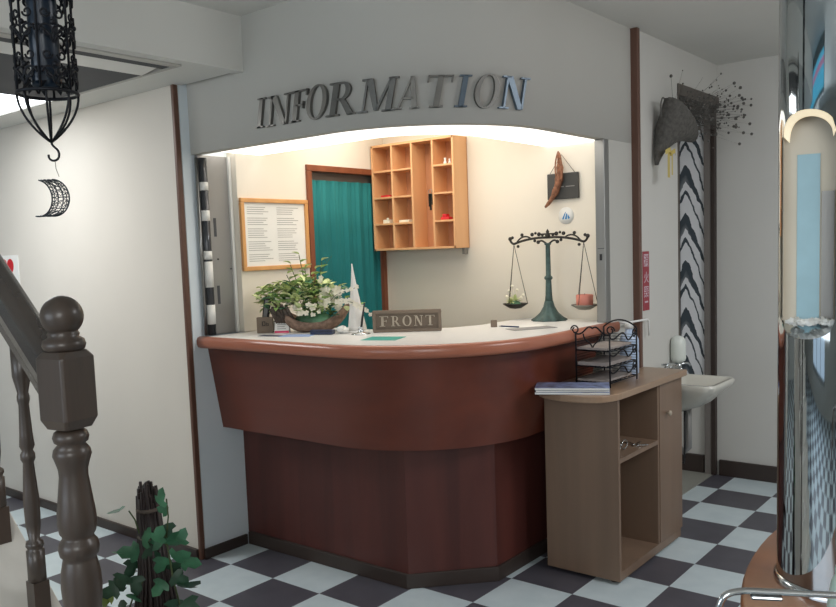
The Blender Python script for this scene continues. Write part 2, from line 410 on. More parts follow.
# ------------------------------------------------------------------ lettering
def strokes(ch):
    t, h, sf = .17, .055, .05
    S = []
    def q(*p): S.append([Vector((a, b)) for a, b in p])
    def bar(x0, x1, y0, y1): q((x0, y0), (x1, y0), (x1, y1), (x0, y1))
    def ser(x, w, y): bar(x - w / 2, x + w / 2, y, y + sf)
    def ring(cx, cy, rx, ry, tx, ty, a0=0, a1=2 * PI, n=32):
        for i in range(n):
            p, r = a0 + (a1 - a0) * i / n, a0 + (a1 - a0) * (i + 1) / n
            q((cx + (rx - tx) * math.cos(p), cy + (ry - ty) * math.sin(p)), (cx + rx * math.cos(p), cy + ry * math.sin(p)),
              (cx + rx * math.cos(r), cy + ry * math.sin(r)), (cx + (rx - tx) * math.cos(r), cy + (ry - ty) * math.sin(r)))
    if ch == 'I': bar(.2 - t / 2, .2 + t / 2, 0, 1); ser(.2, .4, 0); ser(.2, .4, 1 - sf); w = .4
    elif ch == 'N':
        bar(.12, .18, 0, 1); bar(.70, .76, 0, 1); q((.1, 1), (.30, 1), (.76, 0), (.60, 0)); ser(.15, .3, 0); ser(.12, .24, 1 - sf); ser(.73, .3, 1 - sf); w = .88
    elif ch == 'F':
        bar(.12, .12 + t, 0, 1); bar(.0, .62, 1 - h, 1); bar(.2, .5, .49, .49 + h); ser(.2, .4, 0); bar(.57, .62, .80, 1); bar(.46, .5, .40, .63); w = .64
    elif ch == 'O': ring(.42, .5, .42, .52, t, .05); w = .84
    elif ch == 'R':
        bar(.12, .12 + t, 0, 1); ser(.2, .4, 0); bar(0, .4, 1 - h, 1); bar(.2, .42, .46, .46 + h)
        ring(.40, .73, .27, .27, .15, h, -PI / 2, PI / 2, 16); q((.36, .5), (.52, .48), (.86, 0), (.66, 0)); bar(.66, .9, 0, .045); w = .86
    elif ch == 'M':
        bar(.12, .18, 0, 1); bar(.84, .84 + t, 0, 1); q((.12, 1), (.32, 1), (.62, .05), (.48, .05)); q((.52, .05), (.60, .05), (.92, 1), (.84, 1))
        ser(.15, .3, 0); ser(.925, .38, 0); ser(.12, .26, 1 - sf); ser(.95, .3, 1 - sf); w = 1.1
    elif ch == 'A':
        q((.08, 0), (.15, 0), (.47, 1), (.40, 1)); q((.60, 0), (.80, 0), (.52, 1.0), (.37, 1.0)); bar(.22, .62, .30, .30 + h); ser(.12, .28, 0); ser(.70, .36, 0); w = .86
    elif ch == 'T':
        bar(.33 - t / 2 + .04, .33 + t / 2 + .04, 0, 1); bar(0, .74, 1 - h, 1); bar(0, .05, .78, 1); bar(.69, .74, .78, 1); ser(.37, .4, 0); w = .74
    return S, w
def letter_mesh(ch, org, ux, uz, nrm, W, H, depth, shear=0.0):
    """letter centred on org (bottom centre)"""
    S, w = strokes(ch); m = MB(); org, ux, uz, nrm = Vector(org), Vector(ux), Vector(uz), Vector(nrm)
    for poly in S:
        P = [org + ux * ((p.x / w - .5) * W + shear * (p.y - .5) * H) + uz * (p.y * H) for p in poly]
        m.slab(P, nrm * depth)
    return m
def hpt(s):
    r = .68; cx, cy = .715, .71
    L1 = cx + .167; L2 = r * PI / 2
    if s < L1: return Vector((-.167 + s, .03, 0)), Vector((1, 0, 0)), Vector((0, -1, 0))
    a = (s - L1) / r
    return Vector((cx + r * math.sin(a), cy - r * math.cos(a), 0)), Vector((math.cos(a), math.sin(a), 0)), Vector((math.sin(a), -math.cos(a), 0))
sg = thing('information_sign', 'metal italic INFORMATION lettering on the curved wall above the counter', 'sign', (.7, .03, 2.03))
for ch, s0, s1, zb, zt in [('I', .493, .558, 2.034, 2.158), ('N', .562, .728, 2.031, 2.156), ('F', .712, .822, 2.031, 2.157), ('O', .808, .938, 2.029, 2.162), ('R', .928, 1.075, 2.027, 2.157), ('M', 1.077, 1.24, 2.026, 2.155),
                           ('A', 1.225, 1.336, 2.029, 2.153), ('T', 1.335, 1.45, 2.031, 2.154), ('I', 1.452, 1.528, 2.031, 2.155), ('O', 1.528, 1.648, 2.029, 2.160), ('N', 1.64, 1.79, 2.029, 2.158)]:
    p, tx, nr = hpt((s0 + s1) / 2 + .004)
    p.z = zb
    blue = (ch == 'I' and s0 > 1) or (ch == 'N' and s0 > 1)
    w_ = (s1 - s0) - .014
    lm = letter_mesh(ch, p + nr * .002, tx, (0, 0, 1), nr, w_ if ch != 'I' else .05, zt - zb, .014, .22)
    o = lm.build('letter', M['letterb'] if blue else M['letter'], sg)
    if blue: o['label'] = 'letter %s with blue glint in its colour' % ch

# ------------------------------------------------------------------ pigeonhole shelf
sh = thing('pigeonhole_shelf', 'honey wood pigeonhole key shelf mounted on the booth back wall', 'shelf', (.21, 1.3, 1.48))
x0, x1, y0, y1, z0, z1 = -.085, .507, 1.228, 1.358, 1.484, 2.09
MB().box(x0, x1, y1 - .006, y1, z0, z1).build('back_panel', M['pined'], sh)
c = MB(); T_ = .012
c.box(x0, x0 + T_, y0, y1 - .006, z0, z1).box(x1 - T_, x1, y0, y1 - .006, z0, z1).box(x0, x1, y0, y1 - .006, z0, z0 + T_).box(x0, x1, y0, y1 - .006, z1 - T_, z1)
c.build('carcass', M['pine'], sh, bevel=.001)
cols = [x0 + T_, .068, .214, .362, x1 - T_]
for xx in cols[1:4]:
    MB().box(xx - .006, xx + .006, y0 + .001, y1 - .006, z0 + T_, z1 - T_).build('divider', M['pine'], sh, bevel=.001)
for ci in (0, 1, 3):
    for k in (1, 2, 3):
        zz = z0 + (z1 - z0) * k / 4
        MB().box(cols[ci] + (.006 if ci else 0), cols[ci + 1] - (.006 if ci < 3 else 0), y0 + .001, y1 - .006, zz - .005, zz + .005).build('shelf_board', M['pine'], sh)
MB().box(x1 - .03, x1 - .012, y1 - .03, y1, z0 - .035, z0).build('bracket', M['steel'], sh)
sz = lambda k: z0 + (z1 - z0) * k / 4 + .005
# small things on the shelf
def figurine(name, label, cat, x, y, z, h, mm, group=None):
    m = MB().lathe([(h * .28, 0), (h * .3, h * .1), (h * .2, h * .45), (h * .1, h * .6), (h * .2, h * .75), (h * .17, h * .92), (0, h)], (x, y, z), 12)
    return tag(m.build(name, mm), label, cat, group)
figurine('figurine', 'small white figurine in the top right pigeonhole, left one', 'figurine', .435, 1.252, sz(3), .034, M['white'], 'white figurines on the pigeonhole shelf')
figurine('figurine', 'small white figurine in the top right pigeonhole, right one', 'figurine', .462, 1.256, sz(3), .028, M['white'], 'white figurines on the pigeonhole shelf')
m = MB().box(.40, .455, 1.24, 1.28, sz(1), sz(1) + .016).box(.41, .44, 1.242, 1.27, sz(1) + .016, sz(1) + .032)
tag(m.build('toy', M['redb'], bevel=.003), 'small red toy in the right column, third pigeonhole down', 'toy')
m = MB().box(-.03, .035, 1.24, 1.29, sz(2), sz(2) + .011)
tag(m.build('card_case', M['redb'], bevel=.002), 'flat red case in the left column, second pigeonhole down', 'case')
m = MB().box(-.02, .025, 1.24, 1.28, sz(1), sz(1) + .022).lathe([(.006, .022), (.009, .03), (0, .034)], (0, 1.26, sz(1)), 10)
tag(m.build('box', M['cream'], bevel=.003), 'small cream box in the left column, third pigeonhole down', 'box')
m = MB().box(.10, .17, 1.24, 1.29, sz(1), sz(1) + .014)
tag(m.build('box', M['cream'], bevel=.003), 'low cream box in the second column, third pigeonhole down', 'box')
kt = thing('key_bunch', 'bunch of keys hanging from the shelf divider', 'keys', (.345, 1.226, 1.78))
MB().tube([(.345 + .012 * math.cos(a), 1.2262, 1.80 + .012 * math.sin(a)) for a in [i * PI / 6 for i in range(12)]], .0016, 6, True).build('ring', M['steel'], kt)
for dx, dz in ((-.012, -.07), (0, -.09), (.012, -.06)):
    MB().obox((.345 + dx * .6, 1.226, 1.787 + dz / 2), (1, 0, dx * 3), (0, 1, 0), (0, 0, 1), .006, .0015, -dz / 2).build('key', M['bronzed'], kt)

# notice frame on the booth left wall
nf = thing('picture_frame', 'wood framed printed notice on the left wall of the booth', 'framed notice', (-.1, .48, 1.4))
ya, yb, za, zb = .246, .703, 1.405, 1.768
c = MB().box(-.098, -.08, ya, yb, za, za + .022).box(-.098, -.08, ya, yb, zb - .022, zb).box(-.098, -.0805, ya, ya + .022, za + .0221, zb - .0221).box(-.098, -.0805, yb - .022, yb, za + .0221, zb - .0221)
c.build('frame', M['frame'], nf, bevel=.003)
sheet = MB().box(-.099, -.092, ya + .02, yb - .02, za + .02, zb - .02).build('notice_sheet', M['paper'], nf)
tx = MB()
for col in range(2):
    for r in range(26):
        if r in (4, 9, 15, 21): continue
        L = random.uniform(.10, .16); yy = ya + .045 + col * .195
        zz = zb - .045 - r * .0108
        tx.box(-.0915, -.0912, yy, yy + L, zz - .0012, zz + .0012)
tx.build('printed_lines', M['ink'], sheet)

# steel jambs of the booth opening
sj = thing('shutter_guide', 'grey steel shutter guide with slots at the left side of the opening', 'steel jamb', (-.16, .12, 1.1))
MB().box(-.166, -.146, .05, .237, 1.102, 1.97).build('plate', M['steeld'], sj, bevel=.002)
MB().box(-.146, -.134, .225, .24, 1.102, 1.97).build('flange', M['white'], sj)
for zz in (1.25, 1.58):
    MB().box(-.1462, -.1445, .125, .14, zz, zz + .09).build('slot', M['slotd'], sj)
for zz, yy in ((1.47, .14), (1.42, .215)):
    MB().lathe([(.004, 0), (.004, .003), (0, .003)], (-.1455, yy, zz), 10, (1, 0, 0)).build('screw', M['blacks'], sj)
bt = thing('banded_tube', 'dark upright tube with white bands beside the left shutter guide', 'tube', (-.145, .05, 1.1))
MB().lathe([(.02, 1.103), (.02, 1.955), (0, 1.955)], (-.14, .075, 0), 20).build('tube', M['clear'], bt)
MB().lathe([(.008, 1.103), (.008, 1.955), (0, 1.955)], (-.148, .045, 0), 12).build('rod', M['steel'], bt)
for a, b in ((1.80, 1.84), (1.655, 1.705), (1.335, 1.46), (1.47, 1.51), (1.155, 1.25)):
    MB().lathe([(.0205, a), (.0215, a), (.0215, b), (.0205, b)], (-.14, .075, 0), 20, cap=False).build('band', M['white'], bt)
sp = thing('steel_post', 'brushed steel post at the right side of the counter opening', 'post', (1.37, 1.24, 1.1))
MB().box(1.345, 1.395, 1.215, 1.262, 1.101, 1.971).build('channel', M['steel'], sp, bevel=.003)
MB().box(1.365, 1.377, 1.2125, 1.2155, 1.40, 1.43).build('lock', M['blacks'], sp)
MB().box(1.355, 1.388, 1.2135, 1.2155, 1.455, 1.458).build('seam', M['slotd'], sp)

# ------------------------------------------------------------------ plaque and sticker on booth back wall
hp_ = thing('hanging_plaque', 'dark slate board hung on a cord on the booth back wall', 'plaque', (1.1, 1.355, 1.7))
MB().box(1.013, 1.19, 1.343, 1.357, 1.712, 1.842).build('board', M['slate'], hp_, bevel=.003)
MB().tube([(1.03, 1.345, 1.842), (1.095, 1.35, 1.935), (1.17, 1.345, 1.842)], .0018, 6).build('cord', M['twine'], hp_)
MB().box(1.05, 1.11, 1.3422, 1.3432, 1.772, 1.776).box(1.12, 1.17, 1.3422, 1.3432, 1.772, 1.776).build('engraved_line', M['ink'], hp_)
hk = thing('dried_pod', 'curled brown dried husk hanging in front of the slate board', 'ornament', (1.09, 1.33, 1.7))
m = MB(); pts = bez((1.088, 1.335, 1.945), (1.10, 1.33, 1.86), (1.11, 1.325, 1.76), (1.01, 1.325, 1.675), 14)
m.tube(pts, [(.006 + .013 * math.sin(PI * i / 14)) * (1.18 if i % 3 == 1 else .92) for i in range(15)], 10)
m.build('husk', M['husk'], hk)
for k in range(3):
    MB().tube(bez((1.088, 1.33, 1.95), (1.07 + .02 * k, 1.318, 1.9), (1.075 + .02 * k, 1.312, 1.84), (1.09 + .012 * k, 1.312, 1.80), 8), .004, 6).build('strand', M['husk'], hk)
sk = thing('round_sticker', 'round white sticker with blue mark below the slate board', 'sticker', (1.11, 1.358, 1.63))
MB().lathe([(.043, 0), (.043, .003), (0, .003)], (1.11, 1.3599, 1.628), 32, (0, -1, 0)).build('disc', M['paper'], sk)
def flat(m, P, y=1.3565, d=.0004): m.slab([(a, y, b) for a, b in P], (0, -d, 0))
m = MB(); cx, cz = 1.11, 1.628
flat(m, [(cx - .022, cz - .018), (cx - .012, cz - .018), (cx + .002, cz + .022), (cx - .008, cz + .010)])
flat(m, [(cx - .006, cz - .018), (cx + .006, cz - .018), (cx + .008, cz + .008), (cx + .003, cz + .012)])
flat(m, [(cx + .012, cz - .018), (cx + .024, cz - .014), (cx + .012, cz + .006), (cx + .010, cz - .004)])
m.build('mark', M['skyb'], sk)

# ------------------------------------------------------------------ balance scale
CT = 1.101
bx_, by_ = 1.062, 1.252
bs = thing('balance_scale', 'ornate verdigris balance scale standing on the right of the counter', 'balance scale', (bx_, by_, CT))
# fluted flaring base
v = []; rows = []
for r, z in [(.088, 0), (.088, .006), (.07, .016), (.045, .04), (.028, .07), (.02, .10)]:
    rows.append([(bx_ + r * (1 + .05 * math.cos(9 * a)) * math.cos(a), by_ + r * (1 + .05 * math.cos(9 * a)) * math.sin(a), CT + z) for a in [2 * PI * i / 54 for i in range(54)]])
m = MB().loft(rows, True, True); m.add(rows[0], [tuple(range(54))]); m.build('base', M['bronze'], bs)
MB().lathe([(.02, .098), (.017, .13), (.0145, .20), (.014, .205), (.021, .212), (.021, .22), (.013, .228), (.0115, .38), (.018, .385), (.018, .39), (0, .392)], (bx_, by_, CT), 20).build('column', M['bronze'], bs)
bz = CT + .415
be = MB()
for s in (-1, 1):
    be.tube(bez((bx_, by_, bz + .004), (bx_ + s * .08, by_, bz + .008), (bx_ + s * .15, by_, bz - .006), (bx_ + s * .19, by_, bz - .020), 12) + bez((bx_ + s * .19, by_, bz - .020), (bx_ + s * .205, by_, bz - .026), (bx_ + s * .215, by_, bz - .018), (bx_ + s * .222, by_, bz - .002), 6)[1:], .006, 8)
    be.tube(bez((bx_ + s * .10, by_, bz + .004), (bx_ + s * .13, by_, bz + .022), (bx_ + s * .16, by_, bz + .014), (bx_ + s * .185, by_, bz - .018), 10), .0042, 6)
    be.tube(bez((bx_, by_, CT + .385), (bx_ + s * .03, by_, CT + .40), (bx_ + s * .03, by_, bz - .004), (bx_ + s * .055, by_, bz - .016), 10), .0048, 6)
    for px, pz, rr in ((.055, -.018, .011), (.075, -.01, .009), (.222, .004, .012), (.208, .010, .009), (.15, .022, .010), (.175, -.036, .009), (.09, .022, .011), (.05, .022, .012), (.07, .028, .008), (.03, .018, .009)):
        be.ball((bx_ + s * px, by_, bz + pz), rr, 10, 6, 1, .5, .9)
be.tube([(bx_ - .05, by_, bz + .022), (bx_ + .05, by_, bz + .022)], .004, 6)
be.build('beam', M['bronzed'], bs)
MB().lathe([(.012, 0), (.014, .01), (.006, .018), (.009, .028), (.004, .036), (0, .042)], (bx_, by_, bz + .006), 14).build('finial', M['bronzed'], bs)
PAN = []
for s in (-1, 1):
    pxx = bx_ + s * .200; pz = CT + .075
    PAN.append((pxx, by_, pz))
    pn = MB().lathe([(.0, -.02), (.03, -.016), (.05, -.004), (.066, .006), (.066, .009), (.05, 0), (.03, -.012), (0, -.016)], (pxx, by_, pz), 28)
    pn = pn.build('pan', M['bronzed'] if s < 0 else M['pewter'], bs)
    ch = MB()
    for k in range(3):
        a = PI / 6 + 2 * PI * k / 3
        ch.tube([(pxx, by_, bz - .026), (pxx + .064 * math.cos(a), by_ + .064 * math.sin(a), pz + .006)], .0016, 5)
    ch.build('chains', M['bronzed'], pn)
# candle on the right pan
px_, py_, pz_ = PAN[1]
cd = thing('candle', 'short coral pillar candle in the right pan of the scale', 'candle', (px_, py_, pz_))
MB().lathe([(.0, -.0155), (.028, -.0125), (.036, -.003), (.041, .005), (.042, .056), (.036, .058), (.031, .053), (0, .052)], (px_, py_, pz_), 24).build('wax', M['candle'], cd)
MB().tube([(px_, py_, pz_ + .052), (px_ + .001, py_, pz_ + .064)], .0012, 5).build('wick', M['inkd'], cd)
# leaf helpers
def leaf(m, p, d, up, L, W, fold=.25, n=4):
    p, d = Vector(p), Vector(d).normalized(); up = Vector(up)
    sd = d.cross(up); sd = sd.normalized() if sd.length > 1e-4 else d.orthogonal().normalized(); nn = sd.cross(d).normalized()
    prof = [(0, .0), (.2, .7), (.45, 1), (.75, .65), (1, 0)]
    v = []; 
    for t, w in prof:
        q = p + d * L * t - nn * L * .25 * t * t
        v += [q - sd * W * w * .5 + nn * W * w * fold, q, q + sd * W * w * .5 + nn * W * w * fold]
    f = []
    for i in range(len(prof) - 1):
        a = i * 3
        f += [(a, a + 1, a + 4, a + 3), (a + 1, a + 2, a + 5, a + 4)]
    m.add(v, f, True)
def rv(a=1): return Vector((random.uniform(-a, a), random.uniform(-a, a), random.uniform(-a, a)))
px_, py_, pz_ = PAN[0]
pf = thing('flower_pick', 'little pale green artificial plant in the left pan of the scale', 'artificial plant', (px_, py_, pz_))
m = MB().ball((px_, py_, pz_ + .006), .03, 14, 8, 1, 1, .55); m.build('moss', M['leafd'], pf)
m = MB(); m2 = MB()
for k in range(22):
    d = Vector((random.uniform(-1, 1), random.uniform(-1, .6), random.uniform(.1, 1))).normalized()
    b = Vector((px_, py_, pz_ + .012)) + d * .012
    leaf(m, b, d, (0, 0, 1), random.uniform(.02, .045), .018)
m.build('foliage', M['leafp'], pf)
for dx, dz in ((-.045, .045), (-.03, .075), (.045, .04), (.02, .08), (-.01, .1), (.055, .055)):
    m2.tube([(px_, py_, pz_ + .015), (px_ + dx * .7, py_ - .01, pz_ + dz * .9), (px_ + dx, py_ - .012, pz_ + dz)], .0012, 5)
    m2.ball((px_ + dx, py_ - .012, pz_ + dz), .009, 8, 6, 1, .6, .8)
m2.build('blossoms', M['cream'], pf)

# ------------------------------------------------------------------ flower arrangement in a bark boat
fx, fy = .235, .40
fa = thing('flower_arrangement', 'green and white artificial flower arrangement in a boat shaped bark basket', 'flower arrangement', (fx, fy, CT))
D = Vector((.80, .60, 0)); N_ = Vector((.60, -.80, 0))
def fp(a, b, z): return Vector((fx, fy, CT)) + D * a + N_ * b + Vector((0, 0, z))
# boat hull: sections along a
rows = []
for i in range(25):
    t = -1 + 2 * i / 24
    w = .075 * (1 - abs(t) ** 2.2) + .012
    zr = .05 + .11 * abs(t) ** 2.4 if t > 0 else .05 + .10 * abs(t) ** 2.0
    zb_ = .002 + .115 * abs(t) ** 3
    a = t * (.20 - .02 * abs(t))
    sec = []
    for j in range(9):
        q = PI * j / 8
        sec.append(fp(a, -w * math.cos(q), zr - (zr - zb_) * math.sin(q) ** .7))
    rows.append(sec)
m = MB().loft(rows)
o = m.build('basket', M['bark'], fa, fix=False); md = o.modifiers.new('s', 'SOLIDIFY'); md.thickness = .006
m = MB()
for k in range(8):
    a0_ = -.17 + .012 * k
    m.tube([fp(a0_, .04, .05), fp(a0_ - .03, .05 + .005 * k, .12 + .01 * (k % 3))], .008, 6)
m.build('bark_strips', M['barkd'], fa)
m = MB().ball(fp(0, 0, .055), .1, 20, 10, 1.1, .75, .45); m.build('moss', M['leafd'], fa)
mg, mp_, md_ = MB(), MB(), MB()
for k in range(330):
    a = random.gauss(-.035, .085); b = random.uniform(-.06, .085)
    z = random.uniform(.085 if a > -.06 else .14, .255) - abs(a + .02) * .25
    d = Vector((0, 0, .5)) + D * random.uniform(-1, 1) + N_ * random.uniform(-.4, 1)
    r = random.random(); mm = mg if r < .36 else (mp_ if r < .80 else md_)
    leaf(mm, fp(a, b, z), d, (0, 0, 1), random.uniform(.034, .062), random.uniform(.026, .042))
for k in range(120):   # pale drooping left spray
    t = random.random(); a = -.08 - .19 * t; z = .205 + random.uniform(-.05, .045) - .02 * t
    leaf(mp_ if random.random() < .75 else mg, fp(a, -.07 + random.uniform(-.025, .025), z), D * -1 + Vector((0, 0, random.uniform(-.5, .6))) + N_ * random.uniform(-.5, .8), (0, 0, 1), random.uniform(.028, .048), .026)
stm = MB()
tall = [(-.10, .33), (-.055, .375), (-.03, .31), (.02, .30), (.055, .34), (-.12, .28), (.0, .27)]
for a, z in tall:
    stm.tube(bez(fp(a * .3, 0, .06), fp(a * .4, 0, z * .5), fp(a * .8, .01, z * .8), fp(a, .01, z), 8), .002, 5)
    for k in range(5):
        t = .55 + .1 * k
        leaf(mg if k % 2 else mp_, fp(a * (.3 + .7 * t), .008, z * t + .02), D * random.choice((-1, 1)) + Vector((0, 0, .7)) + N_ * .4, (0, 0, 1), .042, .030)
for i in range(14):   # feathery tip on the right
    t = i / 13
    stm.tube([fp(.04 + .05 * t, 0, .28 + .07 * t), fp(.04 + .05 * t + .012 * (1 if i % 2 else -1), 0, .295 + .07 * t)], .001, 4)
stm.build('stems', M['stem'], fa)
mg.build('foliage', M['leaf'], fa, fix=False); mp_.build('foliage', M['leafp'], fa, fix=False); md_.build('foliage', M['leafd'], fa, fix=False)
mw = MB()
def blossom(m, p, r):
    p = Vector(p)
    for k in range(5):
        a = 2 * PI * k / 5 + random.random()
        d = D * math.cos(a) + Vector((0, 0, 1)) * math.sin(a) + N_ * .35
        leaf(m, p, d, N_, r, r * .9, .15)
for k in range(34):
    blossom(mw, fp(random.uniform(.05, .14), .05 + random.uniform(-.02, .03), random.uniform(.11, .215)), random.uniform(.014, .024))
for k in range(14):
    blossom(mw, fp(random.uniform(-.20, -.07), random.uniform(-.02, .05), random.uniform(.10, .17)), random.uniform(.012, .02))
for k in range(10):
    blossom(mw, fp(random.uniform(-.06, .05), .09, random.uniform(.08, .14)), random.uniform(.012, .018))
for a, z in ((.045, .245), (.05, .262)): blossom(mw, fp(a, .03, z), .014)
mw.build('blossoms', M['cream'], fa, fix=False)
os_ = MB(); ob_ = MB()
pth = bez(fp(.08, .05, .12), fp(.16, .17, .175), fp(.23, .18, .16), fp(.305, .13, .07), 16)
os_.tube(pth, .0015, 5)
for i, p in enumerate(pth):
    if i > 3: blossom(ob_, p + rv(.004), .016 if i < 14 else .011)
pth = bez(fp(.08, .05, .13), fp(.13, .14, .2), fp(.17, .17, .19), fp(.235, .16, .215), 8)
os_.tube(pth, .0012, 5)
for i, p in enumerate(pth):
    if i > 3: blossom(ob_, p + rv(.004), .012)
os_.build('spray_stem', M['stem'], fa); ob_.build('white_spray', M['whitef'], fa, fix=False)

# ------------------------------------------------------------------ things on the counter
def oprism(c, u, w, d, z0, z1):
    """axis box: centre c (x,y), u = direction of width"""
    u = Vector((u[0], u[1], 0)).normalized(); v = Vector((-u.y, u.x, 0))
    return MB().obox((c[0], c[1], (z0 + z1) / 2), u, v, (0, 0, 1), w / 2, d / 2, (z1 - z0) / 2)
U = (.78, .62)
# FRONT plaque
pl = thing('desk_sign', 'taupe desk plaque reading FRONT at the middle of the counter', 'sign', (.713, .54, CT))
u = Vector((.255, .183, 0)).normalized(); nv = Vector((u.y, -u.x, 0)); pc = Vector((.713, .54, CT))
def pbox(a0, a1, b0, b1, z0, z1):
    return MB().obox(pc + u * (a0 + a1) / 2 + nv * (b0 + b1) / 2 + Vector((0, 0, (z0 + z1) / 2)), u, nv, (0, 0, 1), (a1 - a0) / 2, (b1 - b0) / 2, (z1 - z0) / 2)
W2, H2 = .16, .103
pbox(-W2, W2, -.012, 0, 0, H2).build('plate', M['plaqued'], pl, bevel=.002)
fr = MB()
for a in ((-W2, W2, 0, .014), (-W2, W2, H2 - .014, H2), (-W2, -W2 + .014, .014, H2 - .014), (W2 - .014, W2, .014, H2 - .014)):
    b_ = pbox(a[0], a[1], 0, .007, a[2], a[3]); fr.add(b_.v, b_.f)
fr.build('frame', M['plaque'], pl, bevel=.002)
for i, ch in enumerate('FRONT'):
    lm = letter_mesh(ch, pc + u * (-.108 + .054 * i) + nv * .0002 + Vector((0, 0, .028)), u, (0, 0, 1), nv, .042, .048, .004)
    lm.build('letter', M['plaquel'], pl)
tag(oprism((.80, .27), (.94, .34), .16, .14, CT, CT + .0012).build('leaflet', M['tealp']), 'teal sheet lying in front of the FRONT plaque', 'paper')
# small taupe sign and card holder
ss = thing('name_block', 'small taupe sign block at the left end of the counter', 'sign', (.08, .26, CT))
oprism((.050, .25), U, .08, .02, CT, CT + .078).build('block', M['plaque'], ss, bevel=.002)
nvv = Vector((.62, -.78, 0)); uu = Vector((.78, .62, 0))
base = Vector((.050, .25, CT)) + nvv * .0102
mk = MB()
for a, z, w, h in ((-.014, .036, .005, .022), (-.008, .036, .008, .004), (-.008, .054, .008, .004), (-.001, .036, .004, .022), (.006, .036, .004, .016), (.012, .036, .006, .004), (.012, .044, .006, .004), (.016, .036, .003, .012)):
    mk.slab([base + uu * a + Vector((0, 0, z)), base + uu * (a + w) + Vector((0, 0, z)), base + uu * (a + w) + Vector((0, 0, z + h)), base + uu * a + Vector((0, 0, z + h))], nvv * .0008)
mk.build('lettering', M['inkd'], ss)
pcd = thing('folded_card', 'folded white and pink card beside the small taupe sign', 'card', (.19, .30, CT))
c0 = Vector((.132, .287, CT))
for s, nm in ((1, 'front_leaf'), (-1, 'back_leaf')):
    m = MB().slab([c0 + nvv * .025 * s - uu * .036, c0 + nvv * .025 * s + uu * .036, c0 + uu * .032 + Vector((0, 0, .078)), c0 - uu * .032 + Vector((0, 0, .072))], nvv * .001)
    m.build(nm, M['paper'], pcd)
for z0_, z1_, mm in ((.002, .012, 0), (.067, .076, 0)):
    m = MB(); f0, f1 = 1 - z0_ / .078, 1 - z1_ / .078
    m.slab([c0 + nvv * (.025 * f0 + .0015) - uu * (.031 + .004 * f0) + Vector((0, 0, z0_)), c0 + nvv * (.025 * f0 + .0015) + uu * (.031 + .004 * f0) + Vector((0, 0, z0_)),
            c0 + nvv * (.025 * f1 + .0015) + uu * (.031 + .004 * f1) + Vector((0, 0, z1_)), c0 + nvv * (.025 * f1 + .0015) - uu * (.031 + .004 * f1) + Vector((0, 0, z1_))], nvv * .0006)
    m.build('pink_border', M['pink'], pcd)
m = MB()
for k in range(4):
    z0_ = .02 + .010 * k; f0 = 1 - z0_ / .078
    m.slab([c0 + nvv * (.025 * f0 + .0015) - uu * .022 + Vector((0, 0, z0_)), c0 + nvv * (.025 * f0 + .0015) + uu * (.02 - .006 * (k % 2)) + Vector((0, 0, z0_)),
            c0 + nvv * (.025 * f0 + .0013) + uu * (.02 - .006 * (k % 2)) + Vector((0, 0, z0_ + .003)), c0 + nvv * (.025 * f0 + .0013) - uu * .022 + Vector((0, 0, z0_ + .003))], nvv * .0006)
m.build('printed_lines', M['ink'], pcd)
# phone handset standing upright
ph = thing('handset', 'black handset standing upright behind the small taupe sign', 'telephone', (.03, .34, CT))
hx, hy = .020, .288
oprism((hx, hy), U, .055, .05, CT, CT + .03).build('cradle', M['blacks'], ph, bevel=.006)
m = MB(); ax = (uu * .16 + Vector((0, 0, 1))).normalized()
m.obox(Vector((hx, hy, CT + .105)), uu - ax * uu.dot(ax), nvv, ax, .017, .011, .072); o = m.build('receiver', M['blacks'], ph, bevel=.006)
m = MB().obox(Vector((hx, hy, CT + .115)) + nvv * .0115, uu - ax * uu.dot(ax), nvv, ax, .009, .0015, .045); m.build('keypad', M['greyp'], ph)
# low grey box at the far left
gb = thing('desk_device', 'low grey device at the left wall end of the counter', 'device', (-.03, .42, CT))
oprism((-.045, .405), (0, 1), .10, .07, CT, CT + .04).build('body', M['greyp'], gb, bevel=.006)
oprism((-.045, .405), (0, 1), .06, .04, CT + .04, CT + .043).build('screen', M['slotd'], gb)
# papers and box
tag(oprism((.315, .215), (.9, .43), .15, .10, CT, CT + .0015).build('paper_sheet', M['bluep']), 'pale blue sheet at the front edge before the flower basket', 'paper')
tag(oprism((.21, .165), (.97, .2), .16, .05, CT, CT + .0012).build('paper_sheet', M['navy']), 'dark printed leaflet near the left front edge of the counter', 'paper')
fb = thing('flat_box', 'flat navy blue box in front of the flower basket', 'box', (.40, .30, CT))
oprism((.395, .30), (.9, .43), .11, .042, CT + .0015, CT + .022).build('body', M['navy'], fb, bevel=.003)
oprism((.395, .30), (.9, .43), .112, .044, CT + .014, CT + .0165).build('seam', M['blacks'], fb)
# white cone tower
cn = thing('cone_ornament', 'slender pointed white cone ornament right of the flower basket', 'ornament', (.48, .47, CT))
rows = []
for i in range(13):
    t = i / 12; r = .044 * (1 - t) ** 1.15 + .002; rows.append([(.475 - .02 * t + r * math.cos(a) * (1 + .06 * math.cos(6 * a)), .455 + r * math.sin(a) * (1 + .06 * math.cos(6 * a)), CT + .325 * t) for a in [2 * PI * k / 36 for k in range(36)]])
m = MB().loft(rows, True, True); m.add(rows[0], [tuple(range(36))]); m.add(rows[-1], [tuple(range(36))]); m.build('cone', M['conew'], cn)
MB().lathe([(.052, 0), (.052, .004), (.045, .008), (.042, .008)], (.475, .455, CT), 28).build('hem', M['paper'], cn)
# crumpled tissue
m = MB().ball((.455, .375, CT + .016), .03, 12, 8, 1, 1, .52)
m.v = [(x + random.uniform(-.006, .006), y + random.uniform(-.006, .006), max(CT, z + random.uniform(-.004, .008))) for x, y, z in m.v]
m.sm = [False] * len(m.sm); tag(m.build('tissue', M['paper'], fix=False), 'crumpled white tissue beside the navy blue box', 'tissue')
m = MB().ball((.60, .44, CT + .012), .026, 12, 8, 1, 1, .45)
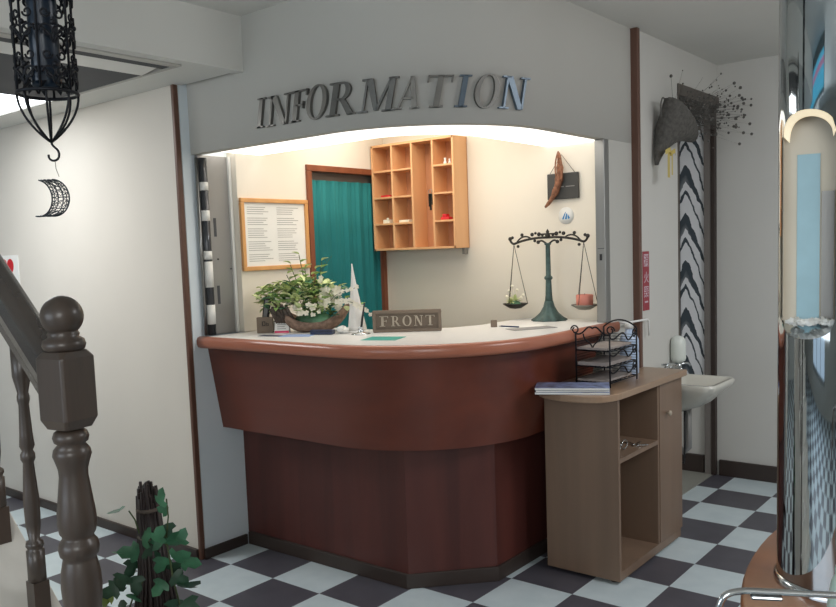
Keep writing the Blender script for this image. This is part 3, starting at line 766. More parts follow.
# pen stand
pn = thing('pen_stand', 'round chrome pen stand holding a black pen', 'pen stand', (.565, .385, CT))
MB().lathe([(.045, 0), (.045, .004), (.02, .007), (.012, .012), (.011, .03), (.014, .034), (.005, .034)], (.57, .375, CT), 24).build('stand', M['chrome'], pn)
MB().tube([(.57, .375, CT + .012), (.577, .38, CT + .07), (.59, .386, CT + .145)], [.005, .0055, .003], 8).build('pen', M['blacks'], pn)
# papers and pen on the right part
tag(oprism((1.10, .93), (.75, .66), .21, .15, CT, CT + .0012).build('paper_sheet', M['paper']), 'white sheet lying left of the balance scale', 'paper')
tag(oprism((1.19, .86), (.5, .86), .22, .10, CT + .0012, CT + .0024).build('brochure', M['ink']), 'grey printed brochure lying over the white sheet', 'brochure')
tag(oprism((.985, .86), U, .03, .014, CT, CT + .034).build('card_block', M['plaque'], bevel=.002), 'tiny taupe block beside the white sheet', 'block')
pe = thing('pen', 'dark ballpoint pen lying on the white sheet', 'pen', (1.06, .87, CT))
MB().tube([(1.02, .87, CT + .005), (1.12, .865, CT + .005)], .0036, 8).build('barrel', M['navy'], pe)
MB().tube([(1.005, .8707, CT + .005), (1.02, .87, CT + .005)], [.001, .0034], 8).build('tip', M['steel'], pe)
# white bracket at the end of the counter
br = MB().tube([(1.39, 1.345, 1.09), (1.435, 1.345, 1.09), (1.435, 1.60, 1.085), (1.435, 1.615, 1.075), (1.435, 1.62, 1.0)], .0055, 8)
tag(br.build('wall_hook', M['rodw']), 'white rod bracket sticking out past the right end of the counter', 'bracket')

# ------------------------------------------------------------------ cabinet
cb = thing('side_cabinet', 'brown wooden side cabinet with open shelves and a narrow door', 'cabinet', (1.48, 1.14, 0))
CX0, CX1, CY0, CY1, CZ = 1.288, 1.645, .795, 1.515, .82
MB().box(CX0, CX1, CY0, CY0 + .018, .016, CZ).build('front_panel', M['cab'], cb, bevel=.001)
MB().box(1.44, CX1 - .018, CY1 - .018, CY1, .016, CZ).build('end_panel', M['cab'], cb)
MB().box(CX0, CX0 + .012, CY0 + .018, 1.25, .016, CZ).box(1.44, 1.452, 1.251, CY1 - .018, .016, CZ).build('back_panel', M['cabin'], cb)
MB().box(CX0 + .012, CX1 - .002, CY0 + .018, 1.25, .016, .055).box(1.452, CX1 - .002, 1.25, CY1 - .018, .016, .055).build('bottom_board', M['cab'], cb)
MB().box(CX0 + .012, CX1 - .004, 1.225, 1.241, .055, CZ).build('middle_panel', M['cab'], cb)
MB().box(CX0 + .012, CX1 - .004, CY0 + .018, 1.225, .535, .555).build('shelf_board', M['cab'], cb)
dr = MB().box(CX1 - .018, CX1, 1.242, CY1, .057, CZ - .004).build('door', M['cab'], cb, bevel=.001)
MB().lathe([(.006, 0), (.006, .012), (.013, .018), (.013, .024), (.008, .028), (0, .028)], (CX1, 1.315, .67), 16, (1, 0, 0)).build('knob', M['plaquel'], dr)
tpn = [(1.287, .79)] + [tuple(p[:2]) for p in bez((1.287, .77, 0), (1.30, .69, 0), (1.36, .65, 0), (1.46, .635, 0), 8)[1:]] + [tuple(p[:2]) for p in bez((1.50, .635, 0), (1.62, .64, 0), (1.668, .69, 0), (1.668, .83, 0), 10)] + [(1.668, 1.53), (1.44, 1.53), (1.44, 1.25), (1.287, 1.25)]
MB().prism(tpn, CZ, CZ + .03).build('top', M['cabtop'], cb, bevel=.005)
for xx, yy in ((CX0 + .04, CY0 + .05), (CX1 - .045, CY0 + .045), (CX1 - .045, CY1 - .06), (1.48, CY1 - .06)):
    MB().lathe([(.02, 0), (.02, .0155), (0, .0155)], (xx, yy, 0), 16).build('foot', M['blacks'], cb)
TOPZ = CZ + .03
# eyeglasses lying on the open shelf
gl = thing('eyeglasses', 'pair of glasses lying on the open shelf of the cabinet', 'glasses', (1.58, .93, .556))
for k, (xx, yy) in enumerate(((1.585, .915), (1.585, .985))):
    MB().tube([(xx, yy + .028 * math.cos(a), .578 + .020 * math.sin(a)) for a in [i * PI / 8 for i in range(16)]], .0028, 6, True).build('rim', M['chrome'], gl)
MB().tube([(1.585, .943, .58), (1.588, .95, .586), (1.585, .957, .58)], .002, 6).build('bridge', M['chrome'], gl)
MB().tube([(1.585, .887, .58), (1.53, .89, .575), (1.48, .90, .559)], .002, 6).build('temple', M['blacks'], gl)
MB().tube([(1.585, 1.013, .58), (1.53, 1.012, .575), (1.48, 1.0, .559)], .002, 6).build('temple', M['blacks'], gl)
kb = thing('key_bunch', 'shiny keys lying beside the glasses on the cabinet shelf', 'keys', (1.60, 1.06, .556))
MB().tube([(1.60 + .016 * math.cos(a), 1.07 + .016 * math.sin(a), .5575) for a in [i * PI / 8 for i in range(16)]], .0016, 6, True).build('ring', M['chrome'], kb)
for a in (.4, 1.6, 2.7):
    MB().obox((1.60 + .035 * math.cos(a), 1.07 + .035 * math.sin(a), .5625), (math.cos(a), math.sin(a), .06), (-math.sin(a), math.cos(a), 0), (0, 0, 1), .022, .006, .0015).build('key', M['chrome'], kb)
# magazines stacked on the top
mags = [(1.472, .722, TOPZ, .010, (.90, .44), .31, .15, 'mag1', 'bottom'), (1.470, .724, TOPZ + .010, .009, (.88, .47), .305, .148, 'navy', 'middle'), (1.471, .722, TOPZ + .019, .010, (.895, .445), .308, .152, 'mag1', 'top')]
for x, y, z, hh, d, w, dp, mm, wh in mags:
    t = thing('magazine', 'blue and white magazine, %s of the stack on the side cabinet' % wh, 'magazine', (x, y, z), 'magazines on the side cabinet')
    oprism((x, y), d, w, dp, z + .001, z + hh - .001).build('pages', M['paper'], t)
    oprism((x, y), d, w + .002, dp + .002, z + hh - .001, z + hh).build('cover', M[mm], t)
    oprism((x, y), d, w + .002, dp + .002, z, z + .001).build('back_cover', M['navy'], t)
# wire letter rack
RX0, RX1, RY0, RY1 = 1.412, 1.575, .872, 1.15
lr = thing('letter_rack', 'black wire three tier letter rack with scrolled front on the side cabinet', 'letter rack', ((RX0 + RX1) / 2, 1.04, TOPZ))
def rtube(name, pts, r=.0035, closed=False): return MB().tube(pts, r, 7, closed)
for zz in (TOPZ + .02, TOPZ + .09, TOPZ + .16):
    m = MB().tube([(RX0, RY0, zz), (RX1, RY0, zz), (RX1, RY1, zz), (RX0, RY1, zz)], .003, 7, True)
    for k in range(1, 8):
        xx = RX0 + (RX1 - RX0) * k / 8
        m.tube([(xx, RY0, zz), (xx, RY1, zz)], .0014, 5)
    for k in range(1, 6):
        yy = RY0 + (RY1 - RY0) * k / 6
        m.tube([(RX0, yy, zz - .002), (RX1, yy, zz - .002)], .0014, 5)
    # mesh sides
    for k in range(9):
        zz2 = zz + .006 * k
        if k % 2 == 0: m.tube([(RX0, RY0, zz2), (RX0, RY1, zz2)], .0012, 5); m.tube([(RX0, RY1, zz2), (RX1, RY1, zz2)], .0012, 5)
    m.build('tray', M['iron'], lr)
for xx in (RX0, RX1):
    for yy in (RY0, RY1):
        MB().tube([(xx, yy, TOPZ + .001), (xx, yy, TOPZ + .24)], .0038, 7).build('upright', M['iron'], lr)
def scroll(p, ux, uz, R, turns=1.2, flip=1, n=18):
    p, ux, uz = Vector(p), Vector(ux), Vector(uz)
    return [p + ux * flip * (R * (1 - .55 * i / n) * math.cos(2 * PI * turns * i / n)) + uz * (R * (1 - .55 * i / n) * math.sin(2 * PI * turns * i / n)) for i in range(n + 1)]
m = MB(); zt = TOPZ + .24
# scrolled top rail on the front (wave with two scrolls) 
L = RX1 - RX0; xm = (RX0 + RX1) / 2
for s in (-1, 1):
    m.tube(bez((xm, RY0, zt + .02), (xm + s * .03, RY0, zt + .045), (xm + s * .04, RY0, zt - .02), (xm + s * L / 2, RY0, zt - .005), 12), .0038, 7)
    m.tube(scroll((xm + s * (L / 2 + .004), RY0, zt + .012), (1, 0, 0), (0, 0, 1), .02, 1.2, s), .0034, 7)
    m.tube(bez((xm + s * .045, RY0, zt - .004), (xm + s * .04, RY0, zt - .05), (xm + s * .005, RY0, zt - .03), (xm, RY0, zt - .075), 10), .0032, 7)
m.build('scroll_rail', M['iron'], lr); m = MB()
for yy in (RY1,):
    m.tube(bez((RX0, yy, zt), (RX0 + .05, yy, zt + .045), (RX1 - .05, yy, zt + .045), (RX1, yy, zt), 14), .0038, 7)
m.build('rear_arch', M['iron'], lr)
m = MB()
for zz in (TOPZ + .205, TOPZ + .13, TOPZ + .055):   # scrolls on the right side
    m.tube(bez((RX1, RY0, zz + .02), (RX1, RY0 + .05, zz - .03), (RX1, RY0 + .12, zz + .07), (RX1, RY0 + .17, zz), 12) + bez((RX1, RY0 + .17, zz), (RX1, RY0 + .2, zz - .04), (RX1, RY0 + .24, zz + .03), (RX1, RY1, zz + .01), 10)[1:], .0034, 7)
    m.tube(scroll((RX1, RY1 - .025, zz + .012), (0, 1, 0), (0, 0, 1), .022, 1.1), .0032, 7)
m.build('side_scroll', M['iron'], lr)
for k, (zz, lab) in enumerate(((TOPZ + .025, 'lowest'), (TOPZ + .095, 'middle'), (TOPZ + .165, 'top'))):
    t = MB().box(RX0 + .012, RX1 - .012, RY0 - .01, RY1 - .03, zz + .001, zz + (.010 if k != 1 else .016))
    tag(t.build('paper_stack', M['rackp']), 'stack of pale papers in the %s tray of the wire rack' % lab, 'papers', 'papers in the wire rack')
# pale blue bottle
bo = thing('spray_bottle', 'pale blue plastic bottle behind the wire rack', 'bottle', (1.53, 1.33, TOPZ))
bx, by = 1.475, 1.29
MB().lathe([(.042, 0), (.046, .006), (.046, .10), (.043, .108), (.046, .116), (.046, .165), (.036, .19), (.018, .205), (.017, .218), (0, .218)], (bx, by, TOPZ), 24).build('body', M['bottle'], bo)
MB().lathe([(.02, .2185), (.02, .242), (.016, .246), (0, .246)], (bx, by, TOPZ), 18).build('cap', M['white'], bo)

# ------------------------------------------------------------------ right side: fire sign
fs = thing('fire_sign', 'narrow vertical red fire extinguisher sign on the right wall', 'sign', (1.412, 1.655, 1.28))
SY0, SY1 = 1.602, 1.678
MB().box(1.4105, 1.414, SY0, SY1, 1.128, 1.432).build('plate', M['red'], fs)
for za_, zb_ in ((1.355, 1.418), (1.195, 1.252)):
    MB().box(1.414, 1.4145, SY0 + .010, SY1 - .010, za_, zb_).build('white_field', M['lilac'], fs)
def text_mesh(txt, size, org, ux, uz, depth=.0006):
    cu = bpy.data.curves.new('t', 'FONT'); cu.body = txt; cu.size = size; cu.align_x = 'CENTER'; cu.extrude = depth
    ob = bpy.data.objects.new('t', cu); COL.objects.link(ob)
    dg = bpy.context.evaluated_depsgraph_get(); me = bpy.data.meshes.new_from_object(ob.evaluated_get(dg))
    bpy.data.objects.remove(ob); bpy.data.curves.remove(cu)
    ux, uz = Vector(ux), Vector(uz); nn = ux.cross(uz)
    m = MB(); m.v = [tuple(Vector(org) + ux * v.co.x + uz * v.co.y + nn * v.co.z) for v in me.vertices]
    m.f = [tuple(p.vertices) for p in me.polygons]; m.sm = [False] * len(m.f)
    bpy.data.meshes.remove(me)
    return m
for ch, z, mm in (('消', 1.362, 'red'), ('火', 1.276, 'lilac'), ('器', 1.198, 'red')):
    text_mesh(ch, .062, (1.4146, (SY0 + SY1) / 2, z), (0, 1, 0), (0, 0, 1)).build('character', M[mm], fs)
MB().box(1.414, 1.4145, SY0 + .018, SY1 - .018, 1.168, 1.176).build('small_print', M['lilac'], fs)

# ------------------------------------------------------------------ wave banner in the doorway recess
def wave_mat():
    m = bpy.data.materials.new('wave_brush'); m.use_nodes = True; nt = m.node_tree; b = nt.nodes['Principled BSDF']; b.inputs['Roughness'].default_value = .8
    N = nt.nodes.new; Lk = nt.links.new
    tc = N('ShaderNodeTexCoord'); sp_ = N('ShaderNodeSeparateXYZ'); Lk(tc.outputs['Object'], sp_.inputs[0])
    def math_(op, a, bb=None, c=None):
        n_ = N('ShaderNodeMath'); n_.operation = op
        for i, x in enumerate((a, bb, c)):
            if x is None: continue
            if isinstance(x, (int, float)): n_.inputs[i].default_value = x
            else: Lk(x, n_.inputs[i])
        return n_.outputs[0]
    uu_ = math_('DIVIDE', math_('SUBTRACT', sp_.outputs['X'], 1.172), .157)      # 0..1 across
    nz = N('ShaderNodeTexNoise'); nz.inputs['Scale'].default_value = 14; Lk(tc.outputs['Object'], nz.inputs['Vector'])
    wob = math_('MULTIPLY', math_('SUBTRACT', nz.outputs['Fac'], .5), .09)
    peak = math_('ABSOLUTE', math_('SUBTRACT', uu_, .26))
    drop = math_('MULTIPLY', math_('POWER', peak, 1.25), .42)
    vv = math_('ADD', math_('ADD', sp_.outputs['Z'], drop), wob)
    fr = math_('FRACT', math_('DIVIDE', vv, .30))
    thin = math_('MULTIPLY', math_('GREATER_THAN', fr, .90), 1.0)
    second = math_('MULTIPLY', math_('GREATER_THAN', fr, math_('ADD', .10, math_('MULTIPLY', uu_, .30))), math_('LESS_THAN', fr, .52))
    fade = math_('MULTIPLY', second, math_('ADD', .72, math_('MULTIPLY', math_('SUBTRACT', fr, .10), 1.3)))
    tot = math_('MINIMUM', math_('ADD', thin, fade), 1.0)
    mx = N('ShaderNodeMix'); mx.data_type = 'RGBA'; Lk(tot, mx.inputs['Factor'])
    mx.inputs['A'].default_value = (*lin((232, 234, 238)), 1); mx.inputs['B'].default_value = (*lin((66, 76, 84)), 1)
    Lk(mx.outputs['Result'], b.inputs['Base Color'])
    return m
M['wave'] = wave_mat()
bn = thing('wave_banner', 'white hanging banner with black brush waves in the doorway recess', 'banner', (1.25, 2.70, 1.4))
MB().box(1.172, 1.335, 2.716, 2.724, .50, 2.22).build('cloth', M['wave'], bn)
MB().box(1.174, 1.179, 2.712, 2.716, .50, 2.22).build('left_edge', M['inkd'], bn)

# ------------------------------------------------------------------ sink
sk_ = thing('wash_basin', 'small white ceramic wall basin beside the doorway', 'sink', (1.58, 1.75, .75))
BX0, BX1, BY0, BY1, BZ = 1.4101, 1.785, 1.555, 1.92, .765
def rrect(x0, x1, y0, y1, r, z, n=6):
    P = []
    for cx, cy, a0 in ((x1 - r, y0 + r, -PI / 2), (x1 - r, y1 - r, 0), (x0 + r, y1 - r, PI / 2), (x0 + r, y0 + r, PI)):
        for i in range(n + 1):
            a = a0 + PI / 2 * i / n; P.append((cx + r * math.cos(a), cy + r * math.sin(a), z))
    return P
rows = [rrect(BX0 + .02, BX1 - .2, BY0 + .11, BY1 - .11, .03, BZ - .16), rrect(BX0 + .0, BX1 - .10, BY0 + .06, BY1 - .06, .05, BZ - .12), rrect(BX0, BX1 - .012, BY0 + .006, BY1 - .006, .05, BZ - .035),
        rrect(BX0, BX1, BY0, BY1, .05, BZ - .012), rrect(BX0, BX1 - .004, BY0 + .004, BY1 - .004, .05, BZ),
        rrect(BX0 + .075, BX1 - .022, BY0 + .025, BY1 - .025, .045, BZ), rrect(BX0 + .085, BX1 - .032, BY0 + .035, BY1 - .035, .04, BZ - .012), rrect(BX0 + .12, BX1 - .09, BY0 + .09, BY1 - .09, .03, BZ - .10)]
m = MB().loft(rows, True, True); m.add(rows[0], [tuple(range(28))]); m.add(rows[-1], [tuple(range(28))])
o = m.build('basin', M['ceram'], sk_); md = o.modifiers.new('e', 'EDGE_SPLIT'); md.split_angle = .9
m = MB().lathe([(.018, 0), (.018, .02), (.011, .026), (.011, .05), (0, .052)], (1.45, 1.80, BZ + .0005), 16).tube(bez((1.45, 1.80, BZ + .04), (1.47, 1.80, BZ + .07), (1.52, 1.80, BZ + .07), (1.54, 1.80, BZ + .03), 8), .008, 8)
m.build('tap', M['chrome'], sk_)
m = MB().obox((1.45, 1.80, BZ + .062), (.3, 1, 0), (1, -.3, 0), (0, 0, 1), .03, .006, .005); m.build('tap_handle', M['chrome'], sk_)
m = MB().tube([(1.56, 1.83, BZ - .11), (1.56, 1.83, BZ - .30), (1.56, 1.83, BZ - .38), (1.535, 1.83, BZ - .41), (1.50, 1.83, BZ - .38), (1.46, 1.83, BZ - .33), (1.4105, 1.83, BZ - .33)], .017, 10)
m.build('drain_pipe', M['steeld'], sk_)
m = MB().tube([(1.55, 1.80, BZ - .13), (1.55, 1.80, BZ - .38), (1.545, 1.80, BZ - .46), (1.415, 1.80, BZ - .46)], .006, 8); m.build('supply_hose', M['blacks'], sk_)
so_ = thing('soap_dispenser', 'white round topped soap bottle on a chrome holder over the basin', 'soap dispenser', (1.44, 1.86, .79))
sx, sy = 1.450, 1.975
MB().lathe([(.02, .815), (.036, .825), (.041, .84), (.041, .915), (.038, .94), (.028, .955), (.012, .962), (0, .963)], (sx, sy, 0), 24).build('bottle', M['soap'], so_)
MB().lathe([(.012, .775), (.018, .78), (.018, .815), (.0, .815)], (sx, sy, 0), 16).build('valve', M['chrome'], so_)
MB().box(1.411, sx, sy - .008, sy + .008, .79, .806).build('holder', M['chrome'], so_)
MB().tube(bez((sx - .02, sy - .09, .79), (sx, sy - .07, .815), (sx, sy - .03, .815), (sx, sy, .80), 8), .006, 8).tube(bez((sx, sy + .0, .80), (sx + .03, sy + .03, .815), (sx + .04, sy + .05, .81), (sx + .045, sy + .06, .79), 8), .006, 8).build('lever', M['chrome'], so_)

# ------------------------------------------------------------------ wall cone vase with dried flowers
wv = thing('wall_vase', 'dark woven horn shaped wall vase with dried sprays and yellow ribbon', 'wall vase', (1.45, 1.8, 1.9))
rows = []
for i in range(14):
    t = i / 13
    c_ = Vector((1.435 + .075 * t ** 1.6, 1.735 + .02 * t + .12 * t ** 1.8, 1.875 + .25 * t - .02 * t * t))
    r = .010 + .058 * t + .07 * t ** 3
    ax_ = Vector((.1 * t, .10 + .55 * t, 1)).normalized(); b1 = Vector((1, 0, 0)); b2 = ax_.cross(b1)
    rows.append([c_ + b1 * min(r, .075) * math.cos(a) + b2 * r * (1.1 + .25 * t) * math.sin(a) for a in [2 * PI * k / 24 for k in range(24)]])
m = MB().loft(rows, True, True); m.add(rows[0], [tuple(range(24))])
m.build('cone', M['wickerd'], wv)
m = MB()
for k in range(5):
    yy = 1.70 + .035 * k; m.tube(bez((1.475, yy, 2.11), (1.475, yy - .02, 2.22), (1.48, yy + .05, 2.25), (1.48, yy + .06, 2.14), 10), .004, 6)
for k in range(3):
    m.tube(bez((1.475, 1.83 + .03 * k, 2.12), (1.48, 1.84 + .03 * k, 2.2), (1.5, 1.9 + .04 * k, 2.22), (1.5, 1.98 + .04 * k, 2.2), 10), .004, 6)
m.build('bent_twigs', M['twig'], wv)
m = MB(); dots = MB()
for k in range(230):
    o0 = Vector((1.48, random.uniform(1.80, 1.92), 2.12)); tt = random.random() ** .8
    tip = Vector((1.48 + random.uniform(0, .16), 1.86 + .75 * tt * random.uniform(.5, 1) + random.uniform(-.08, .05), 2.13 + random.gauss(.04, .06) + .06 * tt * random.uniform(-1, 1.3)))
    if tip.y > 2.66: tip.y = 2.66
    if k < 120: m.tube([o0, o0.lerp(tip, .55) + rv(.02) * .6, tip], .0006, 4)
    if tip.x < 1.43 : tip.x = 1.44
    dots.ball(tip, random.uniform(.003, .006) if k > 45 else random.uniform(.006, .0095), 6, 4)
for k in range(26):
    tip = Vector((1.55 + random.uniform(0, .12), random.uniform(2.3, 2.64), 2.19 + random.gauss(0, .09)))
    dots.ball(tip, random.uniform(.006, .010), 6, 4); m.tube([Vector((1.49, 1.88, 2.12)), tip.lerp(Vector((1.49, 1.88, 2.12)), .5) + rv(.03), tip], .0004, 4)
dots.ball((1.45, 1.90, 2.345), .009, 8, 5); m.tube([(1.48, 1.86, 2.13), (1.46, 1.89, 2.25), (1.45, 1.90, 2.345)], .0009, 4)
for k in range(260):
    o0 = Vector((1.50, random.uniform(1.80, 1.95), 2.11)); tip = o0 + Vector((random.uniform(-.05, .12), random.uniform(.05, .42), random.gauss(.05, .06)))
    mid = o0.lerp(tip, .6) + rv(.03); mid.x = max(mid.x, 1.425); tip.x = max(tip.x, 1.425)
    m.tube([o0, mid, tip], .0006, 3)
m.build('dried_stems', M['twig'], wv); dots.build('seed_heads', M['twig'], wv)['kind'] = 'stuff'
m = MB()
zz = 1.93
for s in (-1, 1):
    m.loft([[(1.50 + .01 * math.sin(i * .5), 1.765 + s * (.004 + .0085 * i), zz + .014 * math.sin(i * PI / 7) + w * .012) for i in range(8)] for w in (-1, 1)])
m.loft([[(1.50, 1.720, zz - .025 * i) for i in range(6)], [(1.50, 1.752, zz - .025 * i) for i in range(6)]])
m.loft([[(1.502, 1.767, zz - .022 * i) for i in range(6)], [(1.502, 1.785, zz - .022 * i) for i in range(6)]])
m.ball((1.50, 1.765, zz), .014, 8, 6)
o = m.build('ribbon', M['ribbon'], wv, fix=False)

# ------------------------------------------------------------------ left wall plate
wp = thing('wall_poster', 'white notice with a red heart on the left wall beside the stairs', 'poster', (-1.92, -.045, 1.43))
MB().box(-2.3, -1.815, -.046, -.0405, 1.32, 1.535).build('sheet', M['paper'], wp)
m = MB(); P = []
for i in range(40):
    a = 2 * PI * i / 40
    P.append((-1.955 + .0052 * 16 * math.sin(a) ** 3, -.0462, 1.452 + .0052 * (13 * math.cos(a) - 5 * math.cos(2 * a) - 2 * math.cos(3 * a) - math.cos(4 * a))))
m.slab(P, (0, -.001, 0)); m.build('heart', M['redb'], wp)

# ------------------------------------------------------------------ staircase
stc = thing('staircase', 'pale wood staircase with dark turned balustrade at the left', 'staircase', (1.54, -1.57, 0))
NX, NY = 1.538, -1.562
ball = MB().lathe([(.0, 1.318), (.0, 1.3185)], (NX, NY, 0), 8)
nw = MB().lathe([(.026, 1.288), (.040, 1.292), (.043, 1.302), (.040, 1.312), (.030, 1.318), (.032, 1.324), (.027, 1.332), (.022, 1.336)], (NX, NY, .010), 32)
nw.ball((NX, NY, 1.370), .042, 28, 18)
nw.build('newel_finial', M['newel'], stc)
# square block with chamfered corners, turned 20 degrees
blk = MB(); R0 = .061; zz0, zz1 = 1.149, 1.300
def sq(h, c, z, rot=.18):
    P = []
    for qx, qy in ((1, -1), (1, 1), (-1, 1), (-1, -1)):
        a, b = ((h, qy * (h - c)), (qx * (h - c), h)) if False else (None, None)
        pts = [(qx * h, qy * (h - c)), (qx * (h - c), qy * h)]
        if qx * qy < 0: pts = pts[::-1]
        P += pts
    return [(NX + x * math.cos(rot) - y * math.sin(rot), NY + x * math.sin(rot) + y * math.cos(rot), z) for x, y in P]
rws = [sq(.034, .008, zz0 - .010), sq(.0415, .005, zz0 + .010), sq(.0415, .005, zz1 - .014), sq(.034, .010, zz1)]
blk.loft(rws, False, True); blk.add(rws[0], [tuple(range(8))]); blk.add(rws[-1], [tuple(range(8))])
blk.build('newel_block', M['newel'], stc, bevel=.002)
prof = [(.030, 1.124), (.040, 1.118), (.044, 1.108), (.041, 1.098), (.033, 1.093), (.044, 1.082), (.047, 1.07), (.041, 1.055), (.036, 1.04), (.035, 1.025), (.041, .985), (.047, .945), (.048, .925), (.044, .905), (.038, .898), (.040, .892), (.047, .885), (.05, .872), (.047, .858), (.040, .852), (.042, .845), (.048, .82), (.050, .79), (.048, .76), (.038, .70), (.034, .62), (.036, .55), (.046, .44), (.044, .40), (.050, .38), (.044, .36)]
MB().lathe([(r * .82, z + .012) for r, z in prof], (NX, NY, 0), 36).build('newel_post', M['newel'], stc)
b2 = MB(); r2 = [sq(.04, .008, .355), sq(.052, .006, .33), sq(.052, .006, 0)]
b2.loft(r2, False, True); b2.add(r2[0], [tuple(range(8))]); b2.add(r2[-1], [tuple(range(8))]); b2.build('newel_foot', M['newel'], stc)
SL = .83                                               # slope of the flight, rises toward -x
def zr(x, zc): return zc + (NX - .05 - x) * SL
# handrail: moulded section swept along the slope
dirv = Vector((-1, 0, SL)).normalized(); upv = Vector((SL, 0, 1)).normalized()
sec = [(-.020, -.055), (-.020, -.028), (-.034, -.016), (-.038, .008), (-.030, .032), (-.012, .044), (.012, .044), (.030, .032), (.038, .008), (.034, -.016), (.020, -.028), (.020, -.055)]
P0 = Vector((NX - .035, NY, 1.232)); rows = []
for t in (0, .8, 1.6, 2.6): rows.append([P0 + dirv * t + Vector((0, 1, 0)) * a + upv * b for a, b in sec])
m = MB().loft(rows, False, True); m.add(rows[0], [tuple(range(12))]); m.add(rows[-1], [tuple(range(12))])
m.build('handrail', M['railw'], stc, bevel=.004)
m = MB(); 
CAPZ = .51                                            # height of string cap at newel
def capz(x): return CAPZ + (NX - x) * SL
def add_baluster(x):
    zt = 1.232 + (NX - .035 - x) * SL - .055; zb_ = capz(x) + .02
    H = zt - zb_
    pr_ = [(.014, 0), (.017, .002), (.017, .13), (.013, .135), (.017, .15), (.016, .165), (.010, .175), (.014, .24), (.015, .34), (.013, .40), (.010, .50), (.0135, .515), (.0135, .535), (.010, .55), (.014, .57), (.012, .62), (.0095, .74), (.0115, .76), (.0115, .775), (.010, .79), (.017, .86), (.017, 1.0)]
    zb2 = zb_ + .075; H2 = zt - zb2
    return MB().lathe([(r * 1.15, zb2 + H2 * z) for r, z in pr_], (x, NY, 0), 20).box(x - .018, x + .018, NY - .018, NY + .018, zb_ - .012, zb2)
for k in range(6):
    add_baluster(NX - .195 - .17 * k).build('baluster', M['newel'], stc)
# string with sloped cap
m = MB().slab([(NX + .02, NY - .03, 0), (NX + .02, NY - .03, CAPZ), (NX - 2.4, NY - .03, capz(NX - 2.4)), (NX - 2.4, NY - .03, 0)], (0, .06, 0))
m.build('string_board', M['stair'], stc)
m = MB().slab([(NX - .055, NY - .085, capz(NX - .055) - .006), (NX - .055, NY - .085, capz(NX - .055) + .02), (NX - 2.4, NY - .085, capz(NX - 2.4) + .02), (NX - 2.4, NY - .085, capz(NX - 2.4) - .006)], (0, .135, 0))
m.build('string_cap', M['stair'], stc, bevel=.004)
for k in range(9):
    x1_ = NX - .02 - .215 * k; z1_ = .18 * (k + 1)
    MB().box(x1_ - .235, x1_, NY - .95, NY - .04, z1_ - .03, z1_).build('tread', M['stair'], stc, bevel=.004)
    MB().box(x1_ - .02 - .215, x1_ - .02 - .195, NY - .95, NY - .04, z1_, z1_ + .15).build('riser', M['stair'], stc) if k < 8 else None

# ------------------------------------------------------------------ hanging iron cage with moon
cg = thing('hanging_cage', 'black wrought iron cage lantern hanging at the upper left', 'hanging lantern', (1.489, -1.531, 1.83))
gx, gy, gz = 1.489, -1.531, 1.826; RR = .0585
MB().tube([(gx + RR * math.cos(a), gy + RR * math.sin(a), gz) for a in [2 * PI * i / 40 for i in range(40)]], .0036, 8, True).build('ring', M['iron'], cg)
m = MB()
for k in range(8):
    a = 2 * PI * k / 8 + .25
    q = lambda r, z: (gx + r * math.cos(a), gy + r * math.sin(a), gz + z)
    m.tube(bez(q(RR, 0), q(RR, -.04), q(.03, -.075), q(.002, -.097), 10), .0024, 6)
m.build('basket_ribs', M['iron'], cg)
m = MB()
for k in range(6):
    a = 2 * PI * k / 6 + .35
    m.tube([(gx + RR * math.cos(a), gy + RR * math.sin(a), gz), (gx + RR * math.cos(a), gy + RR * math.sin(a), 2.42)], .0026, 6)
m.tube([(gx + RR * math.cos(a), gy + RR * math.sin(a), 2.42) for a in [2 * PI * i / 40 for i in range(40)]], .0034, 8, True)
m.build('upright_bars', M['iron'], cg)
m = MB()
def cyl(th, z): return Vector((gx + RR * math.cos(th), gy + RR * math.sin(th), z))
def cscroll(th0, z0_, R, fl, fz):
    P = []
    for i in range(17):
        t = i / 16; r = R * (1 - .62 * t); a = 2 * PI * 1.05 * t
        P.append(cyl(th0 + fl * r * math.cos(a) / RR, z0_ + fz * r * math.sin(a)))
    return P
for k in range(6):
    th = 2 * PI * (k + .5) / 6 + .35
    for j in range(7):
        z0_ = gz + .032 + .082 * j
        for fl in (-1, 1):
            m.tube(cscroll(th + fl * .20, z0_, .015, fl, 1), .0024, 6)
            m.tube(cscroll(th + fl * .24, z0_ + .036, .010, -fl, -1), .0022, 6)
            m.tube([cyl(th, z0_ - .022), cyl(th + fl * .12, z0_ - .006), cyl(th + fl * .46, z0_ + .012)], .0026, 6)
        m.ball(cyl(th, z0_ + .018), .006, 8, 6)
m.build('scrollwork', M['iron'], cg)
MB().lathe([(.0, gz + .012), (.026, gz + .012), (.029, gz + .018), (.029, 2.30), (.022, 2.31), (0, 2.31)], (gx, gy, 0), 24).build('glass_tube', M['blueglass'], cg)
m = MB()
for k in range(9):
    a = 2 * PI * k / 9; leaf(m, (gx + .028 * math.cos(a), gy + .028 * math.sin(a), gz + .022), (math.cos(a), math.sin(a), -.5), (0, 0, 1), .026, .018)
m.build('leaf_collar', M['iron'], cg, fix=False)
MB().lathe([(.058, 2.418), (.06, 2.425), (.02, 2.46), (.006, 2.47), (.006, 2.53)], (gx, gy, 0), 24).build('canopy', M['iron'], cg)
hz = gz - .097
pts = [(gx, gy, hz + .004)] + bez((gx, gy, hz), (gx, gy, hz - .012), (gx + .010, gy + .008, hz - .012), (gx + .011, gy + .009, hz - .024), 6) + bez((gx + .011, gy + .009, hz - .026), (gx + .012, gy + .010, hz - .042), (gx - .008, gy - .006, hz - .044), (gx - .006, gy - .005, hz - .026), 8)
MB().tube(pts, .0024, 7).build('hook', M['iron'], cg)
